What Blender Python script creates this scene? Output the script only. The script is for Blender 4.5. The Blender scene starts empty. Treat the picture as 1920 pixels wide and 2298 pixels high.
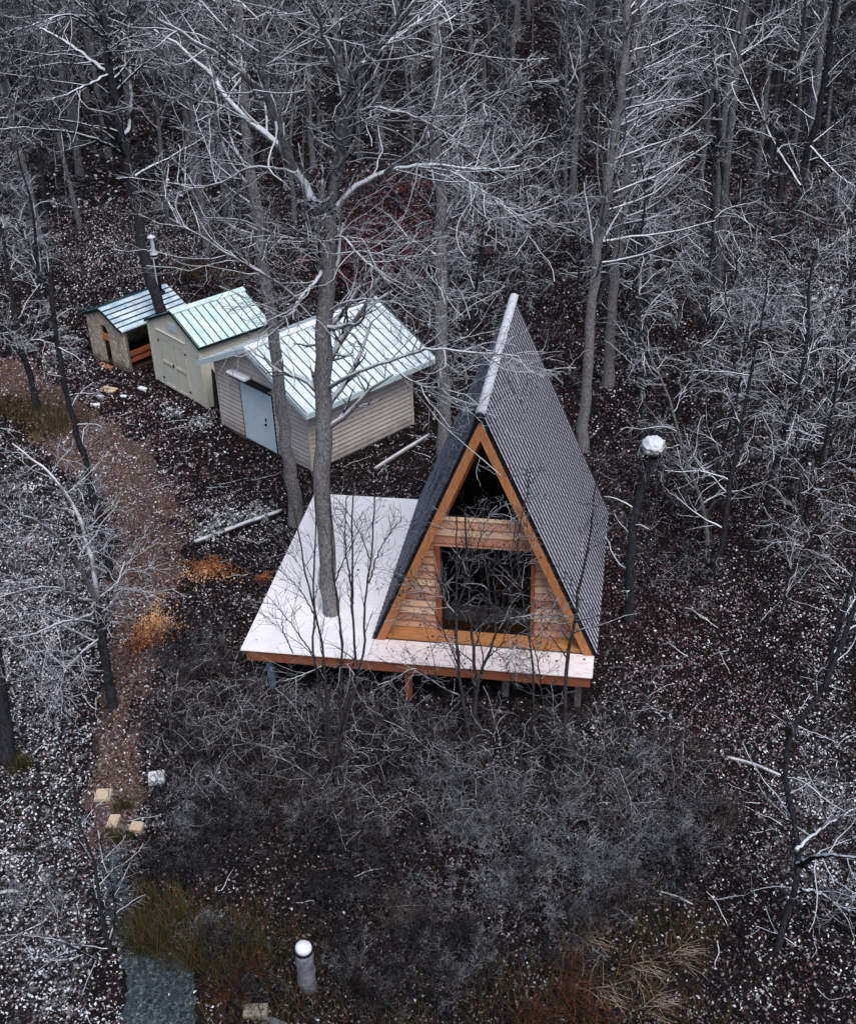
import bpy, bmesh, math, random
import numpy as np
from mathutils import Vector, Matrix
from math import radians, sin, cos, pi

random.seed(7)
SC = bpy.context.scene
COL = SC.collection

# ------------------------------------------------------------------ camera
RIGHT = np.array([0.9856670186783434, 0.16538661002341717, -0.03328359227470214])
UP = np.array([-0.05889697496070719, 0.522227776990573, 0.8507698250878214])
FWD = np.array([-0.15808755368536867, 0.8366154541750029, -0.5244834670467023])
CAM = np.array([3.048, -22.248, 17.496])
FPX = 2778.37                       # focal length in pixels of the 1920 x 2298 photograph
cd = bpy.data.cameras.new('camera')
cd.sensor_fit = 'HORIZONTAL'; cd.sensor_width = 36.0; cd.lens = 52.0944
cd.clip_start = 0.1; cd.clip_end = 1500
cam = bpy.data.objects.new('camera', cd); COL.objects.link(cam)
cam.matrix_world = Matrix(((RIGHT[0], UP[0], -FWD[0], CAM[0]), (RIGHT[1], UP[1], -FWD[1], CAM[1]),
                           (RIGHT[2], UP[2], -FWD[2], CAM[2]), (0, 0, 0, 1)))
SC.camera = cam

# ------------------------------------------------------------------ overcast sky and soft sun
SUN_EL, SUN_AZ = radians(60), radians(150)     # azimuth clockwise from +y
w = bpy.data.worlds.new('World'); SC.world = w; w.use_nodes = True
nt = w.node_tree; nt.nodes.clear()
sky = nt.nodes.new('ShaderNodeTexSky'); sky.sky_type = 'NISHITA'; sky.sun_disc = False
sky.sun_elevation = SUN_EL; sky.sun_rotation = SUN_AZ
sky.air_density = 1.0; sky.dust_density = 4.0; sky.ozone_density = 1.0
bg = nt.nodes.new('ShaderNodeBackground'); bg.inputs[1].default_value = 0.10
wo = nt.nodes.new('ShaderNodeOutputWorld')
nt.links.new(sky.outputs[0], bg.inputs[0]); nt.links.new(bg.outputs[0], wo.inputs[0])
sl = bpy.data.lights.new('sun', 'SUN'); sl.energy = 1.25; sl.angle = radians(30); sl.color = (0.95, 0.97, 1.0)
so = bpy.data.objects.new('sun', sl); COL.objects.link(so)
sd = Vector((sin(SUN_AZ) * cos(SUN_EL), cos(SUN_AZ) * cos(SUN_EL), sin(SUN_EL)))
so.rotation_euler = sd.to_track_quat('Z', 'Y').to_euler(); so.location = (0, 0, 60)
SC.view_settings.view_transform = 'Standard'; SC.view_settings.look = 'None'
SC.view_settings.exposure = 0.64; SC.view_settings.gamma = 1.0
SC.cycles.max_bounces = 5; SC.cycles.diffuse_bounces = 2; SC.cycles.transparent_max_bounces = 8
SC.cycles.caustics_reflective = False; SC.cycles.caustics_refractive = False

# ------------------------------------------------------------------ photograph <-> place
def ray(px, py):
    return RIGHT * ((px - 960) / FPX) + UP * ((1149 - py) / FPX) + FWD
def gz(x, y):
    """height of the forest floor"""
    return -1.2 + 0.05 * np.sin(x * .9 + 1.3) * np.cos(y * .7) + 0.04 * np.sin(x * 2.1 - y * 1.7) + 0.02 * np.sin(x * 4.3 + y * 5.1)
def ground(px, py):
    d = ray(px, py); p = CAM + d * (-1.2 - CAM[2]) / d[2]
    p[2] = gz(p[0], p[1]); return p
def upon(px, py, base, off=0.0):
    """the point seen at a pixel, as far from the camera (on the map) as `base` plus `off` metres"""
    d = ray(px, py); h = math.hypot(d[0], d[1])
    r = math.hypot(base[0] - CAM[0], base[1] - CAM[1])
    return CAM + d * (r + off) / h
def proj(P):
    P = np.asarray(P, float) - CAM
    a, b, c = P @ RIGHT, P @ UP, P @ FWD
    c = np.where(c < .1, .1, c)
    return 960 + FPX * a / c, 1149 - FPX * b / c
K = 1.0942                                            # 1755-wide enlargement -> photograph
def dpx(x, y): return x * K, y * K
def z1(x, y): return 520 + x / 1.9943, 640 + y / 1.9943
def z2(x, y): return 170 + x / 2.1145, 520 + y / 2.1145
def z3(x, y): return x / 2.234, 700 + y / 2.234
def z4(x, y): return 840 + x / 3.25, 920 + y / 3.25
def z5(x, y): return 520 + x / 4.374, 1080 + y / 4.374
def z6(x, y): return 1100 + x / 2.1402, y / 2.1402
def z7(x, y): return x / 2.916, y / 2.916
def z8(x, y): return 800 + x / 1.567, 1500 + y / 1.567
def z9(x, y): return 300 + x / 1.95, y / 1.95

# ------------------------------------------------------------------ materials
def new_mat(name):
    m = bpy.data.materials.new(name); m.use_nodes = True
    t = m.node_tree; t.nodes.clear()
    o = t.nodes.new('ShaderNodeOutputMaterial'); b = t.nodes.new('ShaderNodeBsdfPrincipled')
    b.inputs['Specular IOR Level'].default_value = .12
    t.links.new(b.outputs[0], o.inputs[0]); return m, t, b
def N(t, kind, **kw):
    n = t.nodes.new(kind)
    for k, v in kw.items():
        if isinstance(k, str) and k.startswith('i_'): n.inputs[k[2:]].default_value = v
        else: setattr(n, k, v)
    return n
def noise(t, scale, detail=4, rough=.6, vec=None, mapping=None):
    n = N(t, 'ShaderNodeTexNoise'); n.inputs['Scale'].default_value = scale
    n.inputs['Detail'].default_value = detail; n.inputs['Roughness'].default_value = rough
    if vec is None:
        tc = N(t, 'ShaderNodeTexCoord'); vec = tc.outputs['Object']
    if mapping:
        mp = N(t, 'ShaderNodeMapping'); mp.inputs['Scale'].default_value = mapping
        t.links.new(vec, mp.inputs[0]); vec = mp.outputs[0]
    t.links.new(vec, n.inputs['Vector']); return n.outputs['Fac']
def ramp(t, fac, stops):
    r = N(t, 'ShaderNodeValToRGB'); e = r.color_ramp.elements
    while len(e) < len(stops): e.new(.5)
    for el, (p, c) in zip(e, stops):
        el.position = p; el.color = tuple(c) + (1,) if len(c) == 3 else c
    t.links.new(fac, r.inputs[0]); return r.outputs[0]
def math_(t, op, a, b=None, clamp=False):
    n = N(t, 'ShaderNodeMath', operation=op); n.use_clamp = clamp
    for i, v in enumerate((a, b)):
        if v is None: continue
        if isinstance(v, (int, float)): n.inputs[i].default_value = v
        else: t.links.new(v, n.inputs[i])
    return n.outputs[0]
def mix(t, fac, a, b):
    n = N(t, 'ShaderNodeMix', data_type='RGBA')
    for s, v in ((0, fac), (6, a), (7, b)):
        if isinstance(v, (int, float)): n.inputs[s].default_value = v
        elif isinstance(v, (tuple, list)): n.inputs[s].default_value = tuple(v) + (1,)
        else: t.links.new(v, n.inputs[s])
    return n.outputs[2]
def bump(t, b, h, dist=.01, strength=1.0):
    n = N(t, 'ShaderNodeBump'); n.inputs['Distance'].default_value = dist; n.inputs['Strength'].default_value = strength
    t.links.new(h, n.inputs['Height']); t.links.new(n.outputs[0], b.inputs['Normal'])
def step(t, v, lo, hi):
    n = N(t, 'ShaderNodeMapRange'); n.inputs[1].default_value = lo; n.inputs[2].default_value = hi
    n.interpolation_type = 'SMOOTHSTEP'
    t.links.new(v, n.inputs[0]); return n.outputs[0]
SNOW = (.76, .79, .84)

def plain(name, col, rough=.7, var=.25, scale=9, mapping=None, bumpd=0, metal=0):
    m, t, b = new_mat(name)
    n = noise(t, scale, 5, .65, mapping=mapping)
    lo = tuple(c * (1 - var) for c in col); hi = tuple(min(1, c * (1 + var)) for c in col)
    t.links.new(ramp(t, n, [(.3, lo), (.7, hi)]), b.inputs['Base Color'])
    b.inputs['Roughness'].default_value = rough; b.inputs['Metallic'].default_value = metal
    if bumpd: bump(t, b, n, bumpd)
    return m
def bark(name, dark, light, lo, hi, amount=1.0, speck=0.0, scale=14, soft=.5):
    """bark with snow lying on whatever faces the sky: lo..hi is the range of the upward normal over which it holds"""
    m, t, b = new_mat(name)
    tc = N(t, 'ShaderNodeTexCoord'); v = tc.outputs['Object']
    n = noise(t, scale, 6, .75, v, (1, 1, .6)); n2 = noise(t, scale * 4, 3, .7, v)
    base = ramp(t, n, [(.36, dark), (.66, light)])
    g = N(t, 'ShaderNodeNewGeometry'); s = N(t, 'ShaderNodeSeparateXYZ'); t.links.new(g.outputs['Normal'], s.inputs[0])
    br = noise(t, 2.3, 3, .6, v)
    k = math_(t, 'ADD', s.outputs['Z'], math_(t, 'MULTIPLY', math_(t, 'SUBTRACT', br, .5), soft * 2))
    k = math_(t, 'ADD', k, math_(t, 'MULTIPLY', math_(t, 'SUBTRACT', n2, .5), soft))
    f = math_(t, 'MULTIPLY', step(t, k, lo, hi), amount)
    if speck:
        f = math_(t, 'MAXIMUM', f, math_(t, 'MULTIPLY', step(t, n2, .62, .72), speck))
    t.links.new(mix(t, f, base, TSNOW), b.inputs['Base Color'])
    b.inputs['Roughness'].default_value = .9
    b.inputs['Specular IOR Level'].default_value = .08
    bump(t, b, n, .02)
    return m
M = {}
TSNOW = (.70, .74, .80)
M['bark_hero'] = bark('maple_bark', (.055, .054, .058), (.33, .325, .33), .45, .9, .8, .45, 24, .6)
M['limb_hero'] = bark('maple_limbs', (.05, .05, .054), (.30, .30, .305), .15, .65, .95, .40, 24, .8)
M['twig_hero'] = bark('maple_twigs', (.010, .010, .012), (.045, .045, .050), .30, .85, .85, 0, 14, .5)
M['bark_wood'] = bark('forest_bark', (.034, .036, .042), (.21, .215, .235), .6, 1.0, .75, .30, 20, .5)
M['limb_wood'] = bark('forest_limbs', (.012, .0125, .015), (.06, .063, .072), .10, .65, .9, 0, 12, .7)
M['twig_wood'] = bark('forest_twigs', (.007, .0075, .0095), (.034, .035, .042), .6, 1.1, .6, 0, 10, .7)
M['bark_dark'] = bark('dark_bark', (.007, .008, .010), (.055, .057, .065), .7, 1.1, .7, .12, 18, .5)
M['limb_dark'] = bark('dark_limbs', (.006, .006, .008), (.026, .027, .032), .15, .65, .95, 0, 14, .6)
M['twig_dark'] = bark('dark_twigs', (.004, .0045, .006), (.022, .023, .027), .5, 1.05, .6, 0, 12, .6)
M['sapling'] = bark('sapling_bark', (.014, .013, .014), (.085, .078, .078), .45, .95, .85, .08, 18, .5)
M['sapling_twig'] = bark('sapling_twigs', (.008, .0075, .008), (.040, .037, .038), .6, 1.1, .6, 0, 14, .6)
M['thicket'] = bark('thicket_twigs', (.005, .005, .006), (.030, .030, .034), .7, 1.25, .35, 0, 5, .7)
M['thicket_frost'] = bark('frosted_thicket_twigs', (.018, .019, .025), (.10, .105, .128), .3, 1.05, .55, 0, 6, .8)
M['thicket_brown'] = bark('brown_thicket_twigs', (.014, .010, .008), (.085, .060, .048), .6, 1.2, .35, 0, 5, .7)
M['snow'] = plain('snow', SNOW, .75, .05, 14, bumpd=.01)
M['leaf_white'] = plain('snowy_leaf', (.62, .64, .69), .7, .2, 20)
M['leaf_grey'] = plain('frosted_leaf', (.22, .215, .225), .7, .35, 20)
M['leaf_brown'] = plain('brown_leaf', (.042, .033, .030), .7, .45, 20)
M['leaf_dark'] = plain('wet_dark_leaf', (.012, .0105, .0115), .7, .4, 20)
M['leaf_crimson'] = plain('crimson_leaf', (.105, .016, .026), .7, .5, 20)
M['leaf_red'] = plain('red_brown_leaf', (.055, .019, .024), .7, .45, 20)
M['leaf_pink'] = plain('pale_pink_leaf', (.22, .16, .17), .7, .3, 20)
M['leaf_orange'] = plain('orange_leaf', (.36, .135, .05), .7, .35, 20)
M['leaf_rust'] = plain('rusty_leaf', (.17, .058, .028), .7, .4, 20)
M['leaf_gold'] = plain('golden_leaf', (.60, .36, .19), .7, .2, 20)
M['leaf_green'] = plain('dull_green_leaf', (.035, .045, .016), .7, .4, 20)
M['grass_green'] = plain('green_grass', (.04, .05, .018), .75, .4, 20)
M['grass_blond'] = plain('dry_grass', (.22, .16, .115), .75, .35, 20)
M['grass_pale'] = plain('bleached_grass', (.42, .35, .29), .75, .2, 20)
M['grass_rust'] = plain('rusty_grass', (.095, .050, .027), .75, .4, 20)
M['grass_moss'] = plain('mossy_grass', (.07, .055, .018), .75, .4, 20)

def wood(name, a, b_, rough=.6, along=(1.2, 14, 14), knots=True):
    m, t, b = new_mat(name)
    tc = N(t, 'ShaderNodeTexCoord'); v = tc.outputs['Object']
    n = noise(t, 3.0, 6, .65, v, along); n2 = noise(t, 1.1, 2, .5, v)
    c = ramp(t, n, [(.25, a), (.75, b_)])
    oi = N(t, 'ShaderNodeObjectInfo')
    c = mix(t, math_(t, 'MULTIPLY', n2, .35), c, tuple(x * .6 for x in a))
    if knots:
        vo = N(t, 'ShaderNodeTexVoronoi'); vo.inputs['Scale'].default_value = 2.6
        t.links.new(v, vo.inputs['Vector'])
        c = mix(t, math_(t, 'SUBTRACT', 1.0, step(t, vo.outputs['Distance'], .05, .10)), c, tuple(x * .22 for x in a))
    t.links.new(c, b.inputs['Base Color']); b.inputs['Roughness'].default_value = rough
    bump(t, b, n, .004); return m
M['wood_orange'] = wood('orange_cedar', (.30, .105, .040), (.64, .30, .14), along=(9, 9, 1.2))
M['wood_sill'] = wood('amber_cedar', (.30, .11, .036), (.66, .33, .14), along=(1.2, 14, 14))
M['wood_red'] = wood('red_cedar', (.22, .065, .03), (.36, .12, .06), along=(9, 9, 1.2))
M['wood_fascia'] = wood('weathered_red_cedar', (.22, .070, .038), (.40, .145, .080), along=(1.2, 12, 12), knots=False)
M['wood_block'] = wood('fresh_cut_wood', (.46, .36, .25), (.62, .51, .38), along=(2, 14, 2))
M['wood_grey'] = wood('grey_timber', (.10, .09, .085), (.24, .22, .21), along=(1.2, 12, 12), knots=False)
M['wood_dark'] = wood('dark_weathered_plank', (.015, .014, .014), (.045, .042, .04), along=(14, 14, 1.2), knots=False)
M['moss_post'] = plain('mossy_post', (.13, .11, .035), .9, .5, 9, bumpd=.01)
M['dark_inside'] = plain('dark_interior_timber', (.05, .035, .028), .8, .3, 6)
M['brown_fabric'] = plain('brown_cushion', (.30, .17, .13), .85, .2, 20)
def siding_mat():
    m, t, b = new_mat('cedar_lap_siding')
    tc = N(t, 'ShaderNodeTexCoord'); v = tc.outputs['Object']
    n = noise(t, 3.0, 6, .65, v, (1.0, 1, 16)); s = N(t, 'ShaderNodeSeparateXYZ'); t.links.new(v, s.inputs[0])
    row = math_(t, 'FLOOR', math_(t, 'DIVIDE', math_(t, 'SUBTRACT', s.outputs['Z'], .125), .2))
    wn = N(t, 'ShaderNodeTexWhiteNoise', noise_dimensions='1D'); t.links.new(row, wn.inputs['W'])
    c = ramp(t, n, [(.25, (.36, .17, .10)), (.75, (.58, .34, .22))])
    c2 = ramp(t, wn.outputs['Value'], [(.0, (.36, .15, .10)), (.35, (.54, .27, .18)), (.7, (.62, .38, .26)), (1.0, (.84, .64, .45))])
    mm = N(t, 'ShaderNodeMix', data_type='RGBA', blend_type='MIX'); mm.inputs[0].default_value = .75
    t.links.new(c, mm.inputs[6]); t.links.new(c2, mm.inputs[7])
    vo = N(t, 'ShaderNodeTexVoronoi'); vo.inputs['Scale'].default_value = 3.5; t.links.new(v, vo.inputs['Vector'])
    c = mix(t, math_(t, 'SUBTRACT', 1.0, step(t, vo.outputs['Distance'], .05, .10)), mm.outputs[2], (.14, .06, .03))
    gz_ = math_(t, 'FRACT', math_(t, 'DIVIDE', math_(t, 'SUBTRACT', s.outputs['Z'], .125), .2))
    c = mix(t, math_(t, 'MULTIPLY', math_(t, 'SUBTRACT', 1.0, step(t, gz_, .05, .16)), .7), c, (.16, .06, .03))  # shade of the board laps put into the colour as a dark line
    t.links.new(c, b.inputs['Base Color']); b.inputs['Roughness'].default_value = .65; bump(t, b, n, .003); return m
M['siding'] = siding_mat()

def rib_roof(name, pitch, base, cover, onrib=.07, axis='Y', snowtint=SNOW, thresh=.5, course=.17):
    """steep ribbed roof: snow clings in the pans between the dark ribs, broken by the tile courses"""
    m, t, b = new_mat(name)
    tc = N(t, 'ShaderNodeTexCoord'); v = tc.outputs['UV']
    s = N(t, 'ShaderNodeSeparateXYZ'); t.links.new(v, s.inputs[0])
    fy = math_(t, 'FRACT', math_(t, 'DIVIDE', s.outputs['X'], pitch))
    pan = step(t, math_(t, 'ABSOLUTE', math_(t, 'SUBTRACT', fy, .5)), 0.34, 0.27)      # 1 in the pan, 0 on the rib
    fc = math_(t, 'FRACT', math_(t, 'DIVIDE', s.outputs['Y'], course))
    crs = math_(t, 'MULTIPLY', step(t, fc, .0, .25), 1.0)
    n = noise(t, 26, 4, .75, v); n2 = noise(t, 1.1, 3, .6, v); n3 = noise(t, 9, 3, .7, v)
    k = math_(t, 'ADD', math_(t, 'MULTIPLY', n, .9), math_(t, 'MULTIPLY', n3, .5))
    k = math_(t, 'ADD', k, math_(t, 'MULTIPLY', n2, .35))
    f = step(t, k, thresh, thresh + .25)
    f = math_(t, 'MULTIPLY', math_(t, 'MULTIPLY', f, math_(t, 'ADD', math_(t, 'MULTIPLY', pan, 1 - onrib), onrib)), cover)
    gap = step(t, fc, .0, .10)
    f = math_(t, 'MULTIPLY', f, math_(t, 'ADD', math_(t, 'MULTIPLY', gap, .22), .78))
    t.links.new(mix(t, f, base, snowtint), b.inputs['Base Color'])
    b.inputs['Roughness'].default_value = .6; bump(t, b, n, .008); return m
M['roof_east'] = rib_roof('snow_dusted_ribbed_roof', .205, (.016, .016, .028), .95, snowtint=(.78, .79, .90), thresh=.38)
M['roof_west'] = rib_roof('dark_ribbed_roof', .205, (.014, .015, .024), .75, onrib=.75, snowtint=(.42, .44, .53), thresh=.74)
M['ridge_snow'] = plain('ridge_snow', (.58, .60, .66), .7, .28, 16, bumpd=.015)
M['black_metal'] = plain('black_metal', (.012, .012, .016), .45, .2, 8)
def snow_metal(name, metal, snowc, lo, hi):
    m, t, b = new_mat(name)
    n = noise(t, 2.2, 6, .75); n2 = noise(t, 22, 3, .7)
    k = math_(t, 'ADD', math_(t, 'MULTIPLY', n, .7), math_(t, 'MULTIPLY', n2, .3))
    t.links.new(mix(t, step(t, k, lo, hi), metal, snowc), b.inputs['Base Color'])
    b.inputs['Roughness'].default_value = .55; bump(t, b, n2, .004); return m
M['roof_tan'] = snow_metal('snowy_white_metal_roof', (.50, .62, .64), (.76, .82, .85), .36, .56)
M['roof_cream'] = snow_metal('snowy_green_metal_roof', (.42, .60, .60), (.68, .80, .82), .36, .60)
M['roof_hut'] = snow_metal('snowy_blue_metal_roof', (.30, .44, .55), (.66, .76, .84), .36, .62)
M['rib_green'] = plain('dark_green_rib', (.02, .055, .06), .5, .2, 8)
M['rib_tan'] = plain('grey_green_rib', (.07, .12, .13), .5, .2, 8)
M['trim_blue'] = plain('pale_blue_trim', (.52, .62, .66), .55, .06, 4)
M['trim_green'] = plain('dark_green_trim', (.012, .022, .022), .5, .2, 4)
def lapped(name, col, course, z0, dark):
    m, t, b = new_mat(name)
    tc = N(t, 'ShaderNodeTexCoord'); v = tc.outputs['Object']; s = N(t, 'ShaderNodeSeparateXYZ'); t.links.new(v, s.inputs[0])
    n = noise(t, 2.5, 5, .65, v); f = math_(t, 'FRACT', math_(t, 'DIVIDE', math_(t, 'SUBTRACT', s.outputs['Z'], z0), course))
    c = ramp(t, n, [(.3, tuple(x * .88 for x in col)), (.7, tuple(x * 1.1 for x in col))])
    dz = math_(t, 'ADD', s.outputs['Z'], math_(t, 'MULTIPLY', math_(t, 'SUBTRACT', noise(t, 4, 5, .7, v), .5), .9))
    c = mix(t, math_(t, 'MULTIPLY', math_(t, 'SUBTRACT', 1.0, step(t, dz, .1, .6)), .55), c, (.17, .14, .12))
    st = noise(t, 1.6, 5, .7, v, (6, 6, .5)); c = mix(t, math_(t, 'MULTIPLY', step(t, st, .52, .75), .25), c, (.28, .25, .23))
    t.links.new(mix(t, math_(t, 'SUBTRACT', 1.0, step(t, f, .04, .2)), c, dark), b.inputs['Base Color']); b.inputs['Roughness'].default_value = .6; return m  # lap shade painted in: each course darkens along its lower edge
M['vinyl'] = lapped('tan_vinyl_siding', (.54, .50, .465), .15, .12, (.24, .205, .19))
M['vinyl_trim'] = plain('cream_corner_trim', (.52, .48, .42), .6, .08, 3)
M['cream'] = plain('cream_painted_boards', (.57, .57, .485), .6, .10, 2.5)
M['cream_dark'] = plain('cream_board_shade_gap', (.13, .13, .10), .7, .2, 4)
M['door_blue'] = plain('pale_blue_door', (.54, .69, .78), .5, .06, 2)
M['hinge'] = plain('black_hinge_iron', (.01, .01, .01), .5, .2, 9)
M['steel'] = plain('galvanised_pipe', (.62, .64, .68), .45, .1, 6, metal=.2)
M['glazing_bar'] = plain('black_door_frame', (.01, .01, .012), .4, .1, 5)
M['stone'] = plain('pale_stone', (.26, .24, .20), .8, .2, 6, bumpd=.02)
M['grey_concrete'] = plain('grey_concrete', (.15, .16, .19), .85, .5, 7, bumpd=.02)
M['cardboard'] = plain('tan_board', (.50, .40, .28), .8, .15, 5)
M['blue_paint'] = plain('blue_grey_paint', (.10, .16, .24), .6, .25, 6)
def hutwall():
    m, t, b = new_mat('mosaic_stone_cladding')
    tc = N(t, 'ShaderNodeTexCoord'); v = tc.outputs['Object']
    vo = N(t, 'ShaderNodeTexVoronoi', feature='DISTANCE_TO_EDGE'); vo.inputs['Scale'].default_value = 9
    vc = N(t, 'ShaderNodeTexVoronoi'); vc.inputs['Scale'].default_value = 9
    for x in (vo, vc): t.links.new(v, x.inputs['Vector'])
    c = ramp(t, vc.outputs['Color'], [(.1, (.32, .27, .215)), (.6, (.47, .41, .34)), (.95, (.60, .54, .47))])
    t.links.new(mix(t, step(t, vo.outputs['Distance'], .02, .07), (.22, .185, .15), c), b.inputs['Base Color'])
    c2 = b.inputs['Base Color'].links[0].from_socket; s = N(t, 'ShaderNodeSeparateXYZ'); t.links.new(v, s.inputs[0])
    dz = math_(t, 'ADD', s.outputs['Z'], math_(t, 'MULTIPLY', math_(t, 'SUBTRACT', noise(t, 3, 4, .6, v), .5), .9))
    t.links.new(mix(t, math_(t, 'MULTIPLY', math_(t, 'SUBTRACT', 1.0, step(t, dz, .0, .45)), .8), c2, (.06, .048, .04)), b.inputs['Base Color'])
    b.inputs['Roughness'].default_value = .85; bump(t, b, vo.outputs['Distance'], .02); return m
M['hut_wall'] = hutwall()
def decksnow():
    m, t, b = new_mat('thin_snow_on_planks')
    tc = N(t, 'ShaderNodeTexCoord'); v = tc.outputs['Object']
    n = noise(t, 1.6, 5, .65, v); n2 = noise(t, 34, 3, .7, v); s = N(t, 'ShaderNodeSeparateXYZ'); t.links.new(v, s.inputs[0])
    pl = math_(t, 'FRACT', math_(t, 'DIVIDE', s.outputs['Y'], .14))
    gap = math_(t, 'SUBTRACT', 1.0, step(t, math_(t, 'ABSOLUTE', math_(t, 'SUBTRACT', pl, .5)), .0, .06))
    c = ramp(t, math_(t, 'ADD', math_(t, 'MULTIPLY', n, .7), math_(t, 'MULTIPLY', n2, .3)), [(.3, (.72, .70, .735)), (.62, (.86, .855, .88))])
    c = mix(t, math_(t, 'MULTIPLY', math_(t, 'MULTIPLY', gap, n), .55), c, (.50, .46, .46))
    t.links.new(c, b.inputs['Base Color']); b.inputs['Roughness'].default_value = .8
    bump(t, b, n2, .006); return m
M['deck_snow'] = decksnow()
def stripsnow():
    m, t, b = new_mat('patchy_snow_on_pink_planks')
    n = noise(t, 3.2, 6, .7, mapping=(1, 2.5, 1)); n2 = noise(t, 30, 3, .7)
    k = math_(t, 'ADD', math_(t, 'MULTIPLY', n, .7), math_(t, 'MULTIPLY', n2, .3))
    t.links.new(mix(t, step(t, k, .34, .54), (.60, .46, .43), (.80, .755, .77)), b.inputs['Base Color'])
    b.inputs['Roughness'].default_value = .8; bump(t, b, n2, .005); return m
M['strip_snow'] = stripsnow()
def glassmat():
    m = bpy.data.materials.new('window_glass'); m.use_nodes = True; t = m.node_tree; t.nodes.clear()
    o = t.nodes.new('ShaderNodeOutputMaterial'); tr = t.nodes.new('ShaderNodeBsdfTransparent'); gl = t.nodes.new('ShaderNodeBsdfGlossy')
    tr.inputs[0].default_value = (.45, .43, .42, 1); gl.inputs['Roughness'].default_value = .03
    fr = t.nodes.new('ShaderNodeFresnel'); fr.inputs[0].default_value = 1.5
    mx = t.nodes.new('ShaderNodeMixShader'); t.links.new(fr.outputs[0], mx.inputs[0])
    t.links.new(tr.outputs[0], mx.inputs[1]); t.links.new(gl.outputs[0], mx.inputs[2]); t.links.new(mx.outputs[0], o.inputs[0]); return m
M['glass'] = glassmat()
def groundmat():
    m, t, b = new_mat('forest_floor')
    g = N(t, 'ShaderNodeNewGeometry'); v = g.outputs['Position']
    n = noise(t, 1.3, 6, .7, v); n2 = noise(t, 18, 4, .75, v); vo = N(t, 'ShaderNodeTexVoronoi'); vo.inputs['Scale'].default_value = 9
    t.links.new(v, vo.inputs['Vector'])
    c = ramp(t, vo.outputs['Color'], [(.1, (.004, .0037, .004)), (.5, (.009, .0075, .0075)), (.8, (.018, .012, .012)), (.95, (.035, .029, .027))])
    c = mix(t, step(t, n, .45, .7), c, (.006, .005, .005))
    c = mix(t, math_(t, 'MULTIPLY', step(t, n2, .68, .76), .4), c, (.4, .4, .43))
    t.links.new(c, b.inputs['Base Color']); b.inputs['Roughness'].default_value = .95; bump(t, b, n2, .04)
    at = N(t, 'ShaderNodeAttribute'); at.attribute_name = 'snow'; n4 = noise(t, 5, 6, .75, v); n5 = noise(t, 30, 3, .7, v)
    kk = math_(t, 'ADD', math_(t, 'MULTIPLY', at.outputs['Fac'], .25), math_(t, 'ADD', math_(t, 'MULTIPLY', n4, .6), math_(t, 'MULTIPLY', n5, .4)))
    t.links.new(mix(t, math_(t, 'MULTIPLY', step(t, kk, .76, .90), .75), c, (.42, .44, .48)), b.inputs['Base Color'])
    return m
M['ground'] = groundmat()
def pathmat():
    m, t, b = new_mat('trodden_leafy_path')
    g = N(t, 'ShaderNodeNewGeometry'); v = g.outputs['Position']
    n = noise(t, 1.2, 6, .7, v); n2 = noise(t, 16, 4, .75, v)
    c = ramp(t, n2, [(.3, (.030, .019, .015)), (.50, (.075, .050, .041)), (.70, (.27, .215, .19))])
    c = mix(t, step(t, n, .54, .70), c, (.07, .030, .022))
    t.links.new(c, b.inputs['Base Color']); b.inputs['Roughness'].default_value = .95; bump(t, b, n2, .03); return m
M['path'] = pathmat()
def gravelmat():
    m, t, b = new_mat('blue_grey_gravel')
    g = N(t, 'ShaderNodeNewGeometry'); v = g.outputs['Position']
    vo = N(t, 'ShaderNodeTexVoronoi'); vo.inputs['Scale'].default_value = 22; t.links.new(v, vo.inputs['Vector']); n = noise(t, 2, 5, .7, v)
    c = ramp(t, vo.outputs['Color'], [(.1, (.016, .024, .031)), (.55, (.042, .058, .068)), (.95, (.12, .145, .16))])
    c = mix(t, step(t, n, .5, .7), c, (.03, .04, .05))
    t.links.new(c, b.inputs['Base Color']); b.inputs['Roughness'].default_value = .9; bump(t, b, vo.outputs['Distance'], .03); return m
M['gravel'] = gravelmat()

# ------------------------------------------------------------------ object helpers
def mat(m): return M[m] if isinstance(m, str) else m
def tag(o, label=None, cat=None, group=None, kind=None):
    for k, v in (('label', label), ('category', cat), ('group', group), ('kind', kind)):
        if v: o[k] = v
    return o
def empty(name, loc=(0, 0, 0), rz=0.0):
    o = bpy.data.objects.new(name, None); COL.objects.link(o); o.location = tuple(loc); o.rotation_euler = (0, 0, rz)
    o.empty_display_size = .2; return o
def link(name, me, parent=None):
    o = bpy.data.objects.new(name, me); COL.objects.link(o)
    if parent is not None: o.parent = parent
    return o
def copy_tree(root, loc, rz=0.0, sc=1.0):
    r = root.copy(); COL.objects.link(r); r.location = tuple(loc); r.rotation_euler = (0, 0, rz); r.scale = (sc,) * 3 if not hasattr(sc, '__len__') else sc
    for ch in list(root.children):
        c = ch.copy(); COL.objects.link(c); c.parent = r
    return r
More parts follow.
